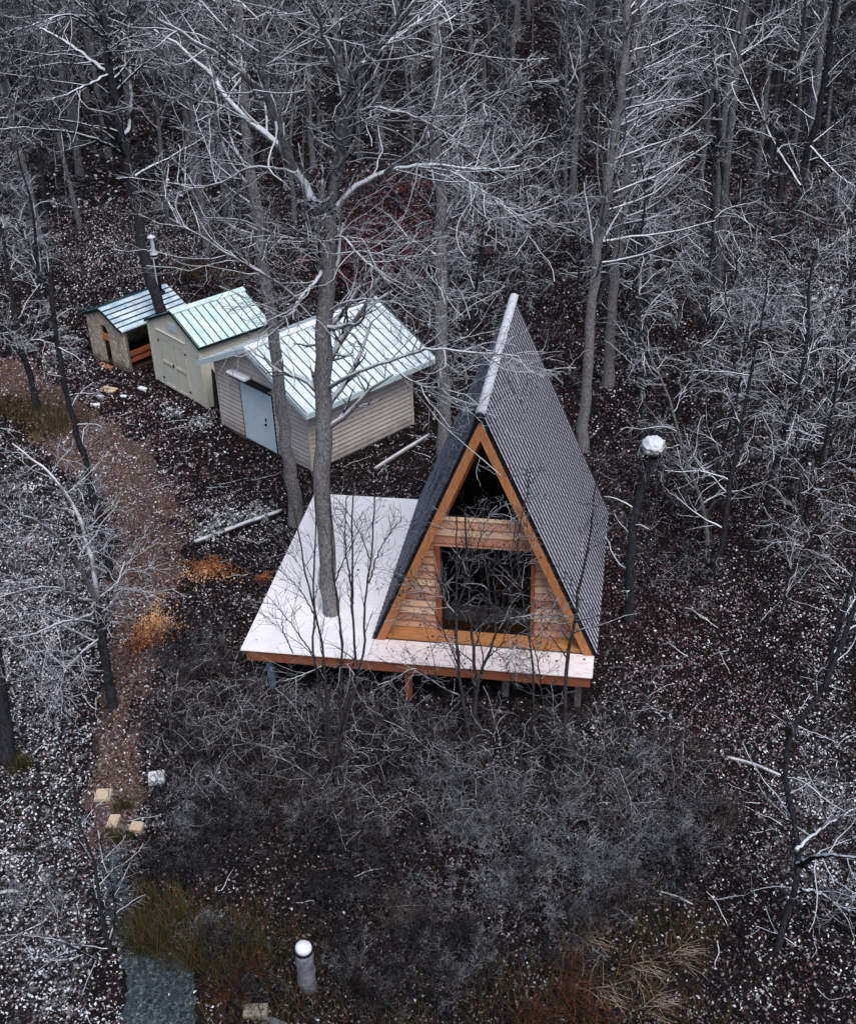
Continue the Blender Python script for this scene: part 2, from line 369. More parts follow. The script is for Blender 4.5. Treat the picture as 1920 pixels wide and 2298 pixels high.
class MB:
    """collects boxes, prisms and tubes, then links them as one mesh object"""
    def __init__(s): s.v = []; s.f = []; s.mi = []; s.uv = {}
    def _add(s, vs, fs, mi=0):
        o = len(s.v); s.v += [tuple(map(float, v)) for v in vs]
        for f in fs: s.f.append(tuple(i + o for i in f)); s.mi.append(mi)
    def box(s, x0, x1, y0, y1, z0, z1, mi=0):
        s._add([(x0, y0, z0), (x1, y0, z0), (x1, y1, z0), (x0, y1, z0), (x0, y0, z1), (x1, y0, z1), (x1, y1, z1), (x0, y1, z1)],
               [(0, 3, 2, 1), (4, 5, 6, 7), (0, 1, 5, 4), (1, 2, 6, 5), (2, 3, 7, 6), (3, 0, 4, 7)], mi); return s
    def prism(s, poly, vec, mi=0):
        n = len(poly); p = [Vector(q) for q in poly]; q = [a + Vector(vec) for a in p]
        nrm = Vector((0, 0, 0))
        for i in range(n): nrm += p[i].cross(p[(i + 1) % n])
        fs = [tuple(range(n))[::-1], tuple(range(n, 2 * n))] + [(i, (i + 1) % n, n + (i + 1) % n, n + i) for i in range(n)]
        if nrm.dot(Vector(vec)) < 0: fs = [f[::-1] for f in fs]
        s._add(p + q, fs, mi); return s
    def poly(s, pts, mi=0): s._add(pts, [tuple(range(len(pts)))], mi); return s
    def beam(s, a, b, wd, ht, mi=0, upv=(0, 0, 1)):
        a, b = Vector(a), Vector(b); d = (b - a).normalized(); sx = d.cross(Vector(upv)).normalized() * wd / 2; sy = sx.cross(d).normalized() * ht / 2
        s.prism([a - sx - sy, a + sx - sy, a + sx + sy, a - sx + sy], b - a, mi); return s
    def tube(s, pts, rad, n=12, mi=0, caps=True):
        pts = [Vector(p) for p in pts]; o = len(s.v); k = len(pts)
        for i, p in enumerate(pts):
            d = (pts[min(i + 1, k - 1)] - pts[max(i - 1, 0)]).normalized()
            ref = Vector((1, 0, 0)) if abs(d.x) < .9 else Vector((0, 1, 0))
            a = d.cross(ref).normalized(); b = d.cross(a)
            r = rad[i] if hasattr(rad, '__len__') else rad
            for j in range(n):
                p2 = p + (a * cos(2 * pi * j / n) + b * sin(2 * pi * j / n)) * r
                s.v.append(tuple(p2))
        for i in range(k - 1):
            for j in range(n):
                s.f.append((o + i * n + j, o + i * n + (j + 1) % n, o + (i + 1) * n + (j + 1) % n, o + (i + 1) * n + j)); s.mi.append(mi)
        if caps:
            s.f.append(tuple(o + j for j in range(n))[::-1]); s.mi.append(mi)
            s.f.append(tuple(o + (k - 1) * n + j for j in range(n))); s.mi.append(mi)
        return s
    def mesh(s, name, mats, smooth=False):
        me = bpy.data.meshes.new(name); me.from_pydata(s.v, [], s.f)
        for m in (mats if isinstance(mats, (list, tuple)) else [mats]): me.materials.append(mat(m))
        me.polygons.foreach_set('material_index', s.mi)
        if smooth: me.polygons.foreach_set('use_smooth', [True] * len(me.polygons))
        me.update(); return me
    def build(s, name, mats, parent=None, smooth=False, bevel=0.0):
        o = link(name, s.mesh(name, mats, smooth), parent)
        if bevel:
            md = o.modifiers.new('bevel', 'BEVEL'); md.width = bevel; md.segments = 2; md.limit_method = 'ANGLE'; md.angle_limit = radians(40)
        return o
def clip(poly, a, b, c):
    """part of a convex 2-D polygon where a*x + b*y <= c"""
    out = []
    for i in range(len(poly)):
        p, q = poly[i], poly[(i + 1) % len(poly)]
        dp, dq = a * p[0] + b * p[1] - c, a * q[0] + b * q[1] - c
        if dp <= 0: out.append(p)
        if dp * dq < 0:
            t_ = dp / (dp - dq); out.append((p[0] + (q[0] - p[0]) * t_, p[1] + (q[1] - p[1]) * t_))
    return out
def lap_wall(mb, poly, to3, out, z0, z1, course, thick=.028, mi=0):
    """lapped boards over a convex outline; to3(s, z) -> point on the wall plane, out = outward normal"""
    out = Vector(out); z = z0; k = 0
    while z < z1:
        pc = clip(clip(poly, 0, -1, -z), 0, 1, z + course)
        if len(pc) >= 3:
            def lift(z_): return .004 + thick * (1 - (z_ - z) / course) + (.002 if k % 2 else 0)
            front = [Vector(to3(*p)) + out * lift(p[1]) for p in pc]; back = [Vector(to3(*p)) for p in pc]
            n = len(pc); nrm = Vector((0, 0, 0))
            for i in range(n): nrm += front[i].cross(front[(i + 1) % n])
            fs = [tuple(range(n))] + [(i + n, (i + 1) % n + n, (i + 1) % n, i) for i in range(n)]
            if nrm.dot(out) < 0: fs = [f[::-1] for f in fs]
            mb._add(front + back, fs, mi)
        z += course; k += 1

def np_mesh(name, verts, quads, mats, midx=None, smooth=True):
    me = bpy.data.meshes.new(name); nv, nf = len(verts), len(quads); kk = quads.shape[1]
    me.vertices.add(nv); me.vertices.foreach_set('co', np.ascontiguousarray(verts, np.float32).ravel())
    me.loops.add(nf * kk); me.loops.foreach_set('vertex_index', np.ascontiguousarray(quads, np.int32).ravel())
    me.polygons.add(nf); me.polygons.foreach_set('loop_start', np.arange(nf, dtype=np.int32) * kk)
    for m in mats: me.materials.append(mat(m))
    if midx is not None: me.polygons.foreach_set('material_index', np.ascontiguousarray(midx, np.int32))
    if smooth: me.polygons.foreach_set('use_smooth', np.ones(nf, bool))
    me.update(calc_edges=True); return me

# ------------------------------------------------------------------ branches and twigs
class Tubes:
    def __init__(s): s.V = []; s.Q = []; s.n = 0; s.M = []
    def add(s, pts, rad, sides, mi=0):
        pts = np.asarray(pts, float); rad = np.asarray(rad, float)
        if pts.ndim == 2: pts = pts[None]; rad = rad[None]
        if len(pts) == 0: return
        n, k, _ = pts.shape
        tg = np.empty_like(pts); tg[:, 1:-1] = pts[:, 2:] - pts[:, :-2]; tg[:, 0] = pts[:, 1] - pts[:, 0]; tg[:, -1] = pts[:, -1] - pts[:, -2]
        tg /= np.linalg.norm(tg, axis=2, keepdims=True) + 1e-9
        al = pts[:, -1] - pts[:, 0]; ref = np.where((np.abs(al[:, 2]) > .75 * np.linalg.norm(al, axis=1))[:, None], [[1., .13, 0]], [[.11, .07, 1.]])
        a = np.cross(tg, ref[:, None, :]); a /= np.linalg.norm(a, axis=2, keepdims=True) + 1e-9; b = np.cross(tg, a)
        th = np.arange(sides) * 2 * pi / sides
        ring = pts[:, :, None, :] + rad[:, :, None, None] * (a[:, :, None, :] * np.cos(th)[None, None, :, None] + b[:, :, None, :] * np.sin(th)[None, None, :, None])
        base = s.n + (np.arange(n) * k * sides)[:, None, None]
        i = np.arange(k - 1)[None, :, None] * sides; j = np.arange(sides)[None, None, :]; j2 = (j + 1) % sides
        q = np.stack(np.broadcast_arrays(base + i + j, base + i + j2, base + i + sides + j2, base + i + sides + j), -1).reshape(-1, 4)
        s.V.append(ring.reshape(-1, 3)); s.Q.append(q); s.M.append(np.full(len(q), mi)); s.n += n * k * sides
    def arrays(s): return np.concatenate(s.V), np.concatenate(s.Q)
    def mesh(s, name, m, origin=(0, 0, 0)):
        v, q = s.arrays(); return np_mesh(name, v - np.asarray(origin), q, list(m) if isinstance(m, (list, tuple)) else [m], np.concatenate(s.M))
def unit(v): return v / (np.linalg.norm(v, axis=-1, keepdims=True) + 1e-9)
def grow(rng, st, di, ln, nseg, wob, up):
    n = len(st); p = np.empty((n, nseg + 1, 3)); p[:, 0] = st; d = unit(di)
    for i in range(nseg):
        d = unit(d + rng.normal(0, wob, (n, 3)) + np.array([0, 0, 1.]) * up)
        p[:, i + 1] = p[:, i] + d * (ln / nseg)[:, None]
    return p
def sprout(rng, pts, rad, per, t0, t1, ang, lens, rr, nseg, wob, up, minr, flat=0.0, bias=None):
    """children of a set of branches: `per` each, between t0 and t1 of their length"""
    n, k, _ = pts.shape
    idx = np.repeat(np.arange(n), per); m = len(idx)
    t = t0 + (t1 - t0) * ((np.tile(np.arange(per), n) + rng.random(m)) / per)
    u = t * (k - 1); i = np.minimum(u.astype(int), k - 2); f = (u - i)[:, None]
    p = pts[idx, i] * (1 - f) + pts[idx, i + 1] * f; tg = unit(pts[idx, i + 1] - pts[idx, i])
    r = (rad[idx, i] * (1 - f[:, 0]) + rad[idx, i + 1] * f[:, 0])
    q = rng.normal(0, 1, (m, 3)); q[:, 2] *= (1 - flat); q = unit(q - tg * np.sum(q * tg, 1, keepdims=True))
    a = np.radians(ang * (.7 + .6 * rng.random(m)))[:, None]
    d = tg * np.cos(a) + q * np.sin(a)
    if bias is not None: d = unit(d + np.array(bias))
    L = (lens[0] + (lens[1] - lens[0]) * rng.random(m)) * (1.15 - .65 * t)
    cp = grow(rng, p, d, L, nseg, wob, up)
    r0 = np.maximum(np.minimum(r * rr, r * .9), minr)
    cr = r0[:, None] * np.linspace(1, .35, nseg + 1)[None]; cr = np.maximum(cr, minr * .7)
    return cp, cr
def smooth_path(pts, n):
    pts = np.asarray(pts, float); k = len(pts)
    if k < 2: return pts
    P = np.vstack([2 * pts[0] - pts[1], pts, 2 * pts[-1] - pts[-2]])
    d = np.r_[0, np.cumsum(np.linalg.norm(np.diff(pts, axis=0), axis=1))]; out = []
    for s_ in np.linspace(0, d[-1], n):
        i = min(np.searchsorted(d, s_, 'right') - 1, k - 2); i = max(i, 0); f = (s_ - d[i]) / (d[i + 1] - d[i] + 1e-9)
        a, b, c, e = P[i], P[i + 1], P[i + 2], P[i + 3]
        out.append(.5 * ((2 * b) + (c - a) * f + (2 * a - 5 * b + 4 * c - e) * f * f + (3 * b - a - 3 * c + e) * f ** 3))
    return np.array(out)
def leaf_quads(rng, pos, size, tilt=.9):
    """small folded leaves at random angles"""
    n = len(pos); nz = unit(np.c_[rng.normal(0, tilt, (n, 2)), np.ones(n)])
    a = unit(np.cross(nz, unit(rng.normal(0, 1, (n, 3))))); b = np.cross(nz, a)
    s = (size * (.6 + .8 * rng.random(n)))[:, None] if not hasattr(size, '__len__') else (size * (.6 + .8 * rng.random(n)))[:, None]
    w_ = s * (.32 + .45 * rng.random((n, 1)))
    v = np.stack([pos - a * s * .55, pos + b * w_ * .5 + nz * s * .12, pos + a * s * .5, pos - b * w_ * .5 + nz * s * .1], 1).reshape(-1, 3)
    return v, np.arange(4 * n).reshape(-1, 4)

# ================================================================== THE SETTING
xs = np.concatenate([np.linspace(-320, -40, 30)[:-1], np.linspace(-40, 40, 200)[:-1], np.linspace(40, 320, 30)])
ys = np.concatenate([np.linspace(-60, -16, 12)[:-1], np.linspace(-16, 60, 190)[:-1], np.linspace(60, 420, 40)])
gx, gy = np.meshgrid(xs, ys, indexing='ij'); nx, ny = gx.shape
gv = np.stack([gx, gy, gz(gx, gy)], -1).reshape(-1, 3)
ii, jj = np.meshgrid(np.arange(nx - 1), np.arange(ny - 1), indexing='ij'); a0 = (ii * ny + jj).ravel()
tag(link('ground', np_mesh('ground', gv, np.stack([a0, a0 + ny, a0 + ny + 1, a0 + 1], 1), ['ground'])), 'forest floor of dark wet leaves under thin snow', kind='structure')
def ribbon(name, centre, widths, m, lift, label, n=80, cross=7, seed=1, ragged=.12):
    rng = np.random.default_rng(seed)
    c = smooth_path([(p[0], p[1], 0) for p in centre], n); wd = np.interp(np.linspace(0, 1, n), np.linspace(0, 1, len(widths)), widths)
    tg = unit(np.gradient(c, axis=0)); nrm = np.stack([-tg[:, 1], tg[:, 0], 0 * tg[:, 0]], 1)
    rows = []
    for j in range(cross):
        f = j / (cross - 1) * 2 - 1
        e = np.convolve(rng.normal(0, ragged * 2.2, n + 4), np.ones(5) / 5, 'valid') + rng.normal(0, ragged * .4, n) if abs(f) > .6 else np.zeros(n)
        p = c + nrm * ((f * wd / 2 + e)[:, None]); p[:, 2] = gz(p[:, 0], p[:, 1]) + lift - (.05 if abs(f) == 1 else 0); rows.append(p)
    v = np.stack(rows, 1).reshape(-1, 3); i, j = np.meshgrid(np.arange(n - 1), np.arange(cross - 1), indexing='ij'); a = (i * cross + j).ravel()
    return tag(link(name, np_mesh(name, v, np.stack([a, a + cross, a + cross + 1, a + 1], 1)[:, ::-1], [m])), label, kind='structure')
PATH = [ground(*dpx(*p)) for p in ((-60, 745), (60, 790), (130, 860), (205, 930), (290, 1010), (300, 1100), (290, 1200), (290, 1300), (265, 1410), (245, 1520), (235, 1640), (235, 1740))]
ribbon('path', PATH, [2.6, 2.4, 2.2, 2.6, 3.2, 2.3, 1.8, 1.9, 1.3, 1.0, 1.0, .8], 'path', .03, 'trodden earth path covered with leaves', ragged=.3)
ribbon('gravel_path', [ground(*dpx(*p)) for p in ((228, 1745), (235, 1830), (262, 1920), (318, 1990), (322, 2150), (320, 2300))], [.4, .6, .7, 1.35, 1.6, 1.6], 'gravel', .035, 'blue-grey gravel patch at the end of the path', seed=3, ragged=.05)

# ================================================================== A-FRAME CABIN
HW, HH, DD = 2.52, 5.916, 6.26
SLN = math.hypot(HW, HH); NX, NZ = HH / SLN, HW / SLN
def rx(z, d=0.0): return HW * (1 - z / HH) - d / NX              # half width at a height, d inside the roof plane
def rz_(x, d=0.0): return HH * (1 - (x + d / NX) / HW)
cabin = empty('a_frame_cabin', (0, 0, 0))
tag(cabin, 'steep A-frame cabin with orange cedar front and snow-dusted dark ribbed roof', 'cabin')
def ribbed_sheet(name, m, sgn):
    pitch, course = .205, .17
    fr = [0, .10, .16, .84, .90]; hh = [.03, .03, 0, 0, .03]
    y = []; h = []
    k = 0
    while k * pitch < DD + .04:
        for f, e in zip(fr, hh):
            yy = (k + f) * pitch
            if yy <= DD + .04: y.append(yy); h.append(e)
        k += 1
    y = np.array(y) ; h = np.array(h); sl = []; sh = []
    for c in range(int(SLN / course) + 1):
        for f, e in ((.0, .0), (.94, .004)):
            s_ = (c + f) * course
            if s_ < SLN + .03: sl.append(s_); sh.append(e)
    sl = np.array(sl); sh = np.array(sh)
    S_, Y_ = np.meshgrid(sl, y, indexing='ij'); Hh = .045 + np.broadcast_to(h, S_.shape) + sh[:, None]
    X = (HW * S_ / SLN + NX * Hh) * sgn; Z = HH * (1 - S_ / SLN) + NZ * Hh
    v = np.stack([X, Y_ - .03, Z], -1).reshape(-1, 3); a_, b_ = S_.shape
    i, j = np.meshgrid(np.arange(a_ - 1), np.arange(b_ - 1), indexing='ij'); q0 = (i * b_ + j).ravel()
    q = np.stack([q0, q0 + b_, q0 + b_ + 1, q0 + 1], 1)
    if sgn < 0: q = q[:, ::-1]
    me = np_mesh(name, v, q, [m], smooth=False); uv = me.uv_layers.new(name='UVMap')
    fl = np.stack([Y_.ravel(), S_.ravel()], 1)[q.ravel()]; uv.data.foreach_set('uv', fl.astype(np.float32).ravel())
    return me
for sgn, m, lab in ((1, 'roof_east', 'ribbed roof slope with snow caught between its ribs'), (-1, 'roof_west', 'dark ribbed roof slope with only flecks of snow')):
    r = link('roof', ribbed_sheet('roof', m, sgn), cabin); r['label'] = lab
    sb = MB(); e0, e1 = (-.04, .035)
    sb.prism([(sgn * (rx(0) + .035 / NX), -.02, 0.0), (sgn * rx(0, .02), -.02, 0.0), (0, -.02, rz_(0, .02)), (0, -.02, rz_(0, -.035))], (0, DD + .02, 0))
    sb.build('roof_deck', 'black_metal', r)
cap = MB(); cap.tube([(0, -.10, HH + .005), (0, DD + .10, HH + .005)], .105, 20); rc = cap.build('ridge_cap', 'black_metal', cabin, True)
cs = MB(); yy = np.linspace(-.06, DD + .12, 60); rng = np.random.default_rng(4)
ang = np.linspace(radians(8), radians(172), 9)
vv = [];
for y in yy:
    k = .004 * rng.normal()
    for a in ang: vv.append((cos(a) * (.108 + k), y, HH + .02 + sin(a) * (.105 + k)))
ff = [(i * 9 + j, i * 9 + j + 1, (i + 1) * 9 + j + 1, (i + 1) * 9 + j) for i in range(59) for j in range(8)]
ff += [tuple(range(9)), tuple(59 * 9 + j for j in range(9))[::-1]]
cs._add(vv, ff); cs.build('ridge_snow', 'ridge_snow', cabin, True)
for sgn in (1, -1):
    b = MB(); p = [(sgn * rx(0, .03), -.03, .004), (sgn * rx(0, .215), -.03, .004), (0, -.03, rz_(0, .215)), (0, -.03, rz_(0, .03))]
    b.prism(p, (0, .07, 0)); b.build('barge_board', 'wood_orange', cabin)
    b = MB(); b.prism([(sgn * rx(0, .05), .045, .004), (sgn * rx(0, .18), .045, .004), (0, .045, rz_(0, .18)), (0, .045, rz_(0, .05))], (0, .355, 0)); b.build('soffit_rafter', 'wood_orange', cabin)
    b = MB(); b.prism([(sgn * rx(3.22, .16), .36, 3.22), (sgn * rx(3.22, .31), .36, 3.22), (0, .36, rz_(0, .31)), (0, .36, rz_(0, .16))], (0, .06, 0)); b.build('window_trim', 'wood_red', cabin)
WY = .42
for sgn in (1, -1):
    xp = 1.13 if sgn > 0 else 1.11
    b = MB(); P = [(rx(.12, .12), .125), (xp, .125), (xp, rz_(xp, .12))]
    P = clip(P, 0, 1, 2.6)
    lap_wall(b, [(sgn * p[0], p[1]) for p in P], lambda s_, z_: (s_, WY, z_), (0, -1, 0), .125, 2.6, .2, .034)
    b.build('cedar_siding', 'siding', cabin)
b = MB(); P = [(-rx(2.45, .15), 2.45), (rx(2.45, .15), 2.45), (rx(3.22, .15), 3.22), (-rx(3.22, .15), 3.22)]; P0 = list(P)
lap_wall(b, P, lambda s_, z_: (s_, .375, z_), (0, -1, 0), 2.325, 3.22, .2, .02)
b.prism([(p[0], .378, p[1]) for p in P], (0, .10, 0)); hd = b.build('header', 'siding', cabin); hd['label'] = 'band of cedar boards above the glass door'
b = MB(); b.box(-1.11, -.99, .34, .45, .125, 2.45); b.build('door_post', 'wood_red', cabin)
b = MB(); b.box(1.04, 1.13, .34, .45, .125, 2.45); b.build('door_post', 'wood_red', cabin)
b = MB(); b.box(-rx(.06, .19), rx(.06, .19), .048, WY + .05, .006, .12); b.build('sill', 'wood_sill', cabin)
fr = MB(); fr.box(-.99, 1.04, .39, .43, 2.40, 2.448); fr.box(-.99, 1.04, .39, .43, .125, .175)
for x in (-.99, .065, .99): fr.box(x, x + .05, .388, .432, .175, 2.40)
sd_ = fr.build('sliding_door', 'glazing_bar', cabin)
for x0, x1 in ((-.94, .065), (.115, .99)):
    g = MB(); g.poly([(x0, .412, .175), (x1, .412, .175), (x1, .412, 2.40), (x0, .412, 2.40)]); g.build('glass_pane', 'glass', sd_)
wn_ = MB(); wn_.beam((-rx(3.22, .30), .405, 3.245), (rx(3.22, .30), .405, 3.245), .03, .05); wf = wn_.build('gable_window', 'glazing_bar', cabin)
g = MB(); g.poly([(-rx(3.22, .2), .408, 3.221), (rx(3.22, .2), .408, 3.221), (0, .408, rz_(0, .2))]); g.build('glass_pane', 'glass', wf)
b = MB(); b.box(-.52, .52, 1.5, 1.62, 4.0, 4.2); b.build('collar_tie', 'wood_red', cabin)
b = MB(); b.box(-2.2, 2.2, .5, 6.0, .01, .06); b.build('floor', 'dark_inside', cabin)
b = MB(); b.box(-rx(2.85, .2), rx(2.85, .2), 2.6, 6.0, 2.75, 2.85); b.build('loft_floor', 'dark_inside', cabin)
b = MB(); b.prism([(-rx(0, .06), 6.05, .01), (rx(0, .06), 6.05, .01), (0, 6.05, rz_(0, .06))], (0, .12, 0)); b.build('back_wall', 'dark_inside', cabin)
sofa = empty('sofa', (.55, .75, .06)); tag(sofa, 'brown sofa standing behind the right-hand glass of the cabin door', 'sofa')
b = MB(); b.box(-.42, .42, 0, .7, .12, .42); b.build('seat', 'brown_fabric', sofa, bevel=.04)
b = MB(); b.box(-.42, .42, .72, .92, .0, .95); b.build('backrest', 'brown_fabric', sofa, bevel=.05)
b = MB(); b.box(.43, .57, 0, .92, .0, .6); b.build('armrest', 'brown_fabric', sofa, bevel=.04)

# ------------------------------------------------------------------ the deck
deck = empty('deck', (-1.5, 0, 0)); tag(deck, 'snow-covered plank deck around the cabin front and left side', 'deck')
DX0, DX1, DY0, DY1, DS = -5.53, 2.52, -.78, 6.29, -2.545
def dk(b, *a): b.box(a[0] + 1.5, a[1] + 1.5, *a[2:]); return b
b = MB(); dk(b, DX0, DS - .004, DY0, DY1, -.034, 0.0); s_ = b.build('snow_cover', 'deck_snow', deck, bevel=.012); s_['label'] = 'even white snow over the broad left part'
b = MB(); dk(b, DS + .004, DX1, DY0 - .01, .02, -.034, .002); s_ = b.build('snow_cover', 'strip_snow', deck, bevel=.01); s_['label'] = 'thin patchy snow on the front strip'
b = MB(); dk(b, DX0 + .12, DX1 - .05, DY0 + .05, DY0 + .11, -.33, -.036); b.build('front_fascia', 'wood_fascia', deck)
b = MB(); dk(b, DX0 + .12, DX0 + .17, DY0 + .112, DY1 - .05, -.33, -.036); b.build('side_fascia', 'wood_fascia', deck)
b = MB(); dk(b, DX1 - .10, DX1 - .05, DY0 + .112, DY1 - .05, -.33, -.036); b.build('side_fascia', 'wood_fascia', deck)
b = MB(); dk(b, DX0 + .172, DX1 - .102, DY0 + .112, DY1 - .02, -.20, -.036); b.build('joist_frame', 'wood_grey', deck)
for px_, yy_, m in ((-4.93, -.55, 'blue_paint'), (-1.66, -.55, 'wood_fascia'), (.55, -.3, 'wood_grey'), (2.2, -.3, 'wood_grey'), (-5.2, 5.8, 'wood_grey'), (-2.4, 5.8, 'wood_grey'), (2.2, 5.8, 'wood_grey')):
    b = MB(); dk(b, px_ - .07, px_ + .07, yy_ - .07, yy_ + .07, gz(px_, yy_) - .1, -.21); o = b.build('post', m, deck)
    if m == 'blue_paint': o['label'] = 'blue-grey deck post under the left corner'

rng = np.random.default_rng(31); pp_ = np.c_[rng.uniform(-5.3, -2.7, 34), rng.uniform(-.6, 6.0, 34), np.full(34, .012)]; pp_ = np.r_[pp_, np.c_[rng.uniform(-2.3, 2.4, 12), rng.uniform(-.7, -.1, 12), np.full(12, .014)]]
v_, q_ = leaf_quads(rng, pp_, .07, .15); tag(link('deck_leaves', np_mesh('deck_leaves', v_, q_, ['leaf_brown', 'leaf_dark'], rng.integers(0, 2, len(q_)), smooth=False)), 'a few brown leaves lying on the snowy deck', 'leaves', kind='stuff')

# ================================================================== THE SHEDS
def metal_roof(root, w, d, of, ob, os_, ze, zr, m, ribm, pitch, xr=.5, thick=.07, ribs='down', fascia=None, capm=None):
    xm = w * xr; y0, y1 = -of, d + ob
    r = MB()
    for x0 in (-os_, w + os_):
        r.prism([(x0, y0, ze), (xm, y0, zr), (xm, y0, zr - thick), (x0, y0, ze - thick)], (0, y1 - y0, 0))
    ro = r.build('roof', m, root)
    rb = MB(); n = int((y1 - y0) / pitch)
    for i in range(n + 1):
        y = y0 + .02 + i * (y1 - y0 - .04) / n
        for x0 in (-os_, w + os_):
            hk = .012 if x0 > xm else -.012; rb.beam((x0, y, ze + hk), (xm, y, zr + hk), .028, .034)
    rb.build('roof_ribs', ribm, ro)
    c = MB(); k = .16
    for sg, x0 in ((-1, -os_), (1, w + os_)):
        L = abs(x0 - xm); dz = (zr - ze) / L * k
        c.prism([(xm, y0 - .01, zr + .05), (xm + sg * k, y0 - .01, zr + .05 - dz), (xm + sg * k, y0 - .01, zr + .03 - dz), (xm, y0 - .01, zr + .03)], (0, y1 - y0 + .02, 0))
    c.build('ridge_cap', capm or m, ro)
    if fascia:
        f = MB()
        for x0 in (-os_, w + os_):
            sg = -1 if x0 < xm else 1
            for yy_ in (y0 - .026, y1 + .001):
                f.prism([(x0, yy_, ze - .002), (xm, yy_, zr - .002), (xm, yy_, zr - fascia[1]), (x0, yy_, ze - fascia[1])], (0, .025, 0))
            f.prism([(x0, y0, ze - .004), (x0 + sg * .025, y0, ze - .004), (x0 + sg * .025, y0, ze - fascia[1]), (x0, y0, ze - fascia[1])], (0, y1 - y0, 0))
        f.build('fascia', fascia[0], ro)
    return ro
def gable(w, zt, zr, xr=.5): return [(0, 0), (w, 0), (w, zt), (w * xr, zr), (0, zt)]

# tan vinyl shed with the pale blue door
W_, D_ = 4.56, 4.19; tan = empty('vinyl_shed', (-10.113, 12.059, -1.2), -.636)
tag(tan, 'tan vinyl-sided shed with pale blue door and snowy white metal roof', 'shed')
ze, zr, of, ob, os_ = 2.357, 3.634, .391, .717, .479
sl_ = (zr - ze) / (W_ / 2 + os_); zt = ze + sl_ * os_ - .08; za = zr - .08
DXA, DXB, DH = 1.25, 2.92, 2.12
fw = MB()
for P in (clip(gable(W_, zt, za), 1, 0, DXA), clip(gable(W_, zt, za), -1, 0, -DXB), clip(clip(clip(gable(W_, zt, za), -1, 0, -DXA), 1, 0, DXB), 0, -1, -DH)):
    lap_wall(fw, P, lambda s_, z_: (s_, 0, z_), (0, -1, 0), .12, 3.7, .15)
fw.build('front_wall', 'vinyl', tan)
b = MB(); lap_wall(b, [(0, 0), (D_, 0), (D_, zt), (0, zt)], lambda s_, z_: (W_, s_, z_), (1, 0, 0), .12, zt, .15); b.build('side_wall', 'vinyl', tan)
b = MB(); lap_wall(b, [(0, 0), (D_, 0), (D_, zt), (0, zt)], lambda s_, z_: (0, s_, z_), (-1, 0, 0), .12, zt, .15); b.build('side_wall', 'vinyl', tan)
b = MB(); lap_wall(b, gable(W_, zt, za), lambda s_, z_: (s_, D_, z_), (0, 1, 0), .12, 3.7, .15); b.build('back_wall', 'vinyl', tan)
b = MB(); b.box(.01, W_ - .01, .01, D_ - .01, -.1, .12); b.build('foundation', 'wood_grey', tan)
for a_ in ((-.04, .03, -.045, .034), (W_ - .03, W_ + .042, -.045, .034), (W_ - .03, W_ + .042, D_ - .03, D_ + .04)):
    b = MB(); b.box(*a_, .1, zt); b.build('corner_trim', 'vinyl_trim', tan)
dr = MB(); dr.box(DXA + .07, DXB - .07, -.03, .03, .10, DH - .05)
for i in range(11): dr.box(DXA + .07, DXB - .07, -.038, -.031, .14 + i * .175, .14 + i * .175 + .155)
do = dr.build('door', 'door_blue', tan)
b = MB(); b.box(DXA, DXA + .028, -.05, .02, .1, DH); b.box(DXA, DXB, -.052, .02, DH - .02, DH + .012); b.box(DXB - .03, DXB, -.05, .02, .1, DH - .02); b.build('door_gap', 'hinge', do)
for a_ in ((DXA + .03, DXA + .068), (DXB - .068, DXB - .032)):
    b = MB(); b.box(*a_, -.046, .02, .1, DH - .022); b.build('door_jamb', 'trim_blue', do)
b = MB(); b.tube([(DXB - .45, -.04, .98), (DXB - .45, -.10, .98)], [.03, .035], 10); b.build('handle', 'hinge', do)
b = MB(); b.box(DXB - .48, DXB - .42, -.05, -.036, 1.08, 1.2); b.build('lock', 'hinge', do)
aw = MB(); aw.box(1.02, 1.98, -.34, -.05, 2.36, 2.48); ao = aw.build('door_awning', 'snow', tan, bevel=.045); ao['label'] = 'short snow-covered awning above the blue door'
b = MB(); b.box(1.0, 2.95, -.30, -.036, 2.31, 2.345); b.build('awning_rail', 'hinge', ao)
metal_roof(tan, W_, D_, of, ob, os_, ze, zr, 'roof_tan', 'rib_tan', .30, fascia=('trim_blue', .17), capm='snow')

# cream shed with double doors
W2, D2 = 3.25, 2.75; crm = empty('painted_shed', (-13.62, 15.33, -1.2), -.682)
tag(crm, 'narrow cream painted shed with double doors and green-ribbed snowy roof', 'shed')
ze2, zr2, of2, ob2, os2 = 2.294, 3.111, .06, .10, .11
zt2 = ze2 - .02; za2 = zr2 - .08; x2r = .55
b = MB(); b.prism([(p[0], 0, p[1]) for p in gable(W2, zt2, za2, x2r)], (0, .05, 0))
k = .0
for x in np.arange(.2, W2, .2):
    zz = zt2 + (za2 - zt2) * (1 - abs(x - W2 * x2r) / (W2 * (x2r if x < W2 * x2r else 1 - x2r)))
    b.box(x - .006, x + .006, -.006, .0, .02, zz - .02)
b.build('front_wall', 'cream', crm)
b = MB(); b.box(W2 - .05, W2, .052, D2 - .05, 0, zt2); b.build('side_wall', 'cream', crm)
b = MB(); b.box(0, .05, .052, D2 - .05, 0, zt2); b.build('side_wall', 'cream', crm)
b = MB(); b.prism([(p[0], D2 - .048, p[1]) for p in gable(W2, zt2, za2, x2r)], (0, .05, 0)); b.build('back_wall', 'cream', crm)
for a_ in ((-.03, .07, -.03, -.008), (W2 - .07, W2 + .03, -.03, -.008), (W2 + .002, W2 + .025, -.006, .10)):
    b = MB(); b.box(*a_, 0, zt2 - .05); b.build('corner_trim', 'cream', crm)
b = MB(); b.box(.62, 2.42, -.05, -.012, 1.98, 2.13); b.box(.60, 2.44, -.075, -.012, 2.131, 2.16); b.build('lintel', 'cream', crm)
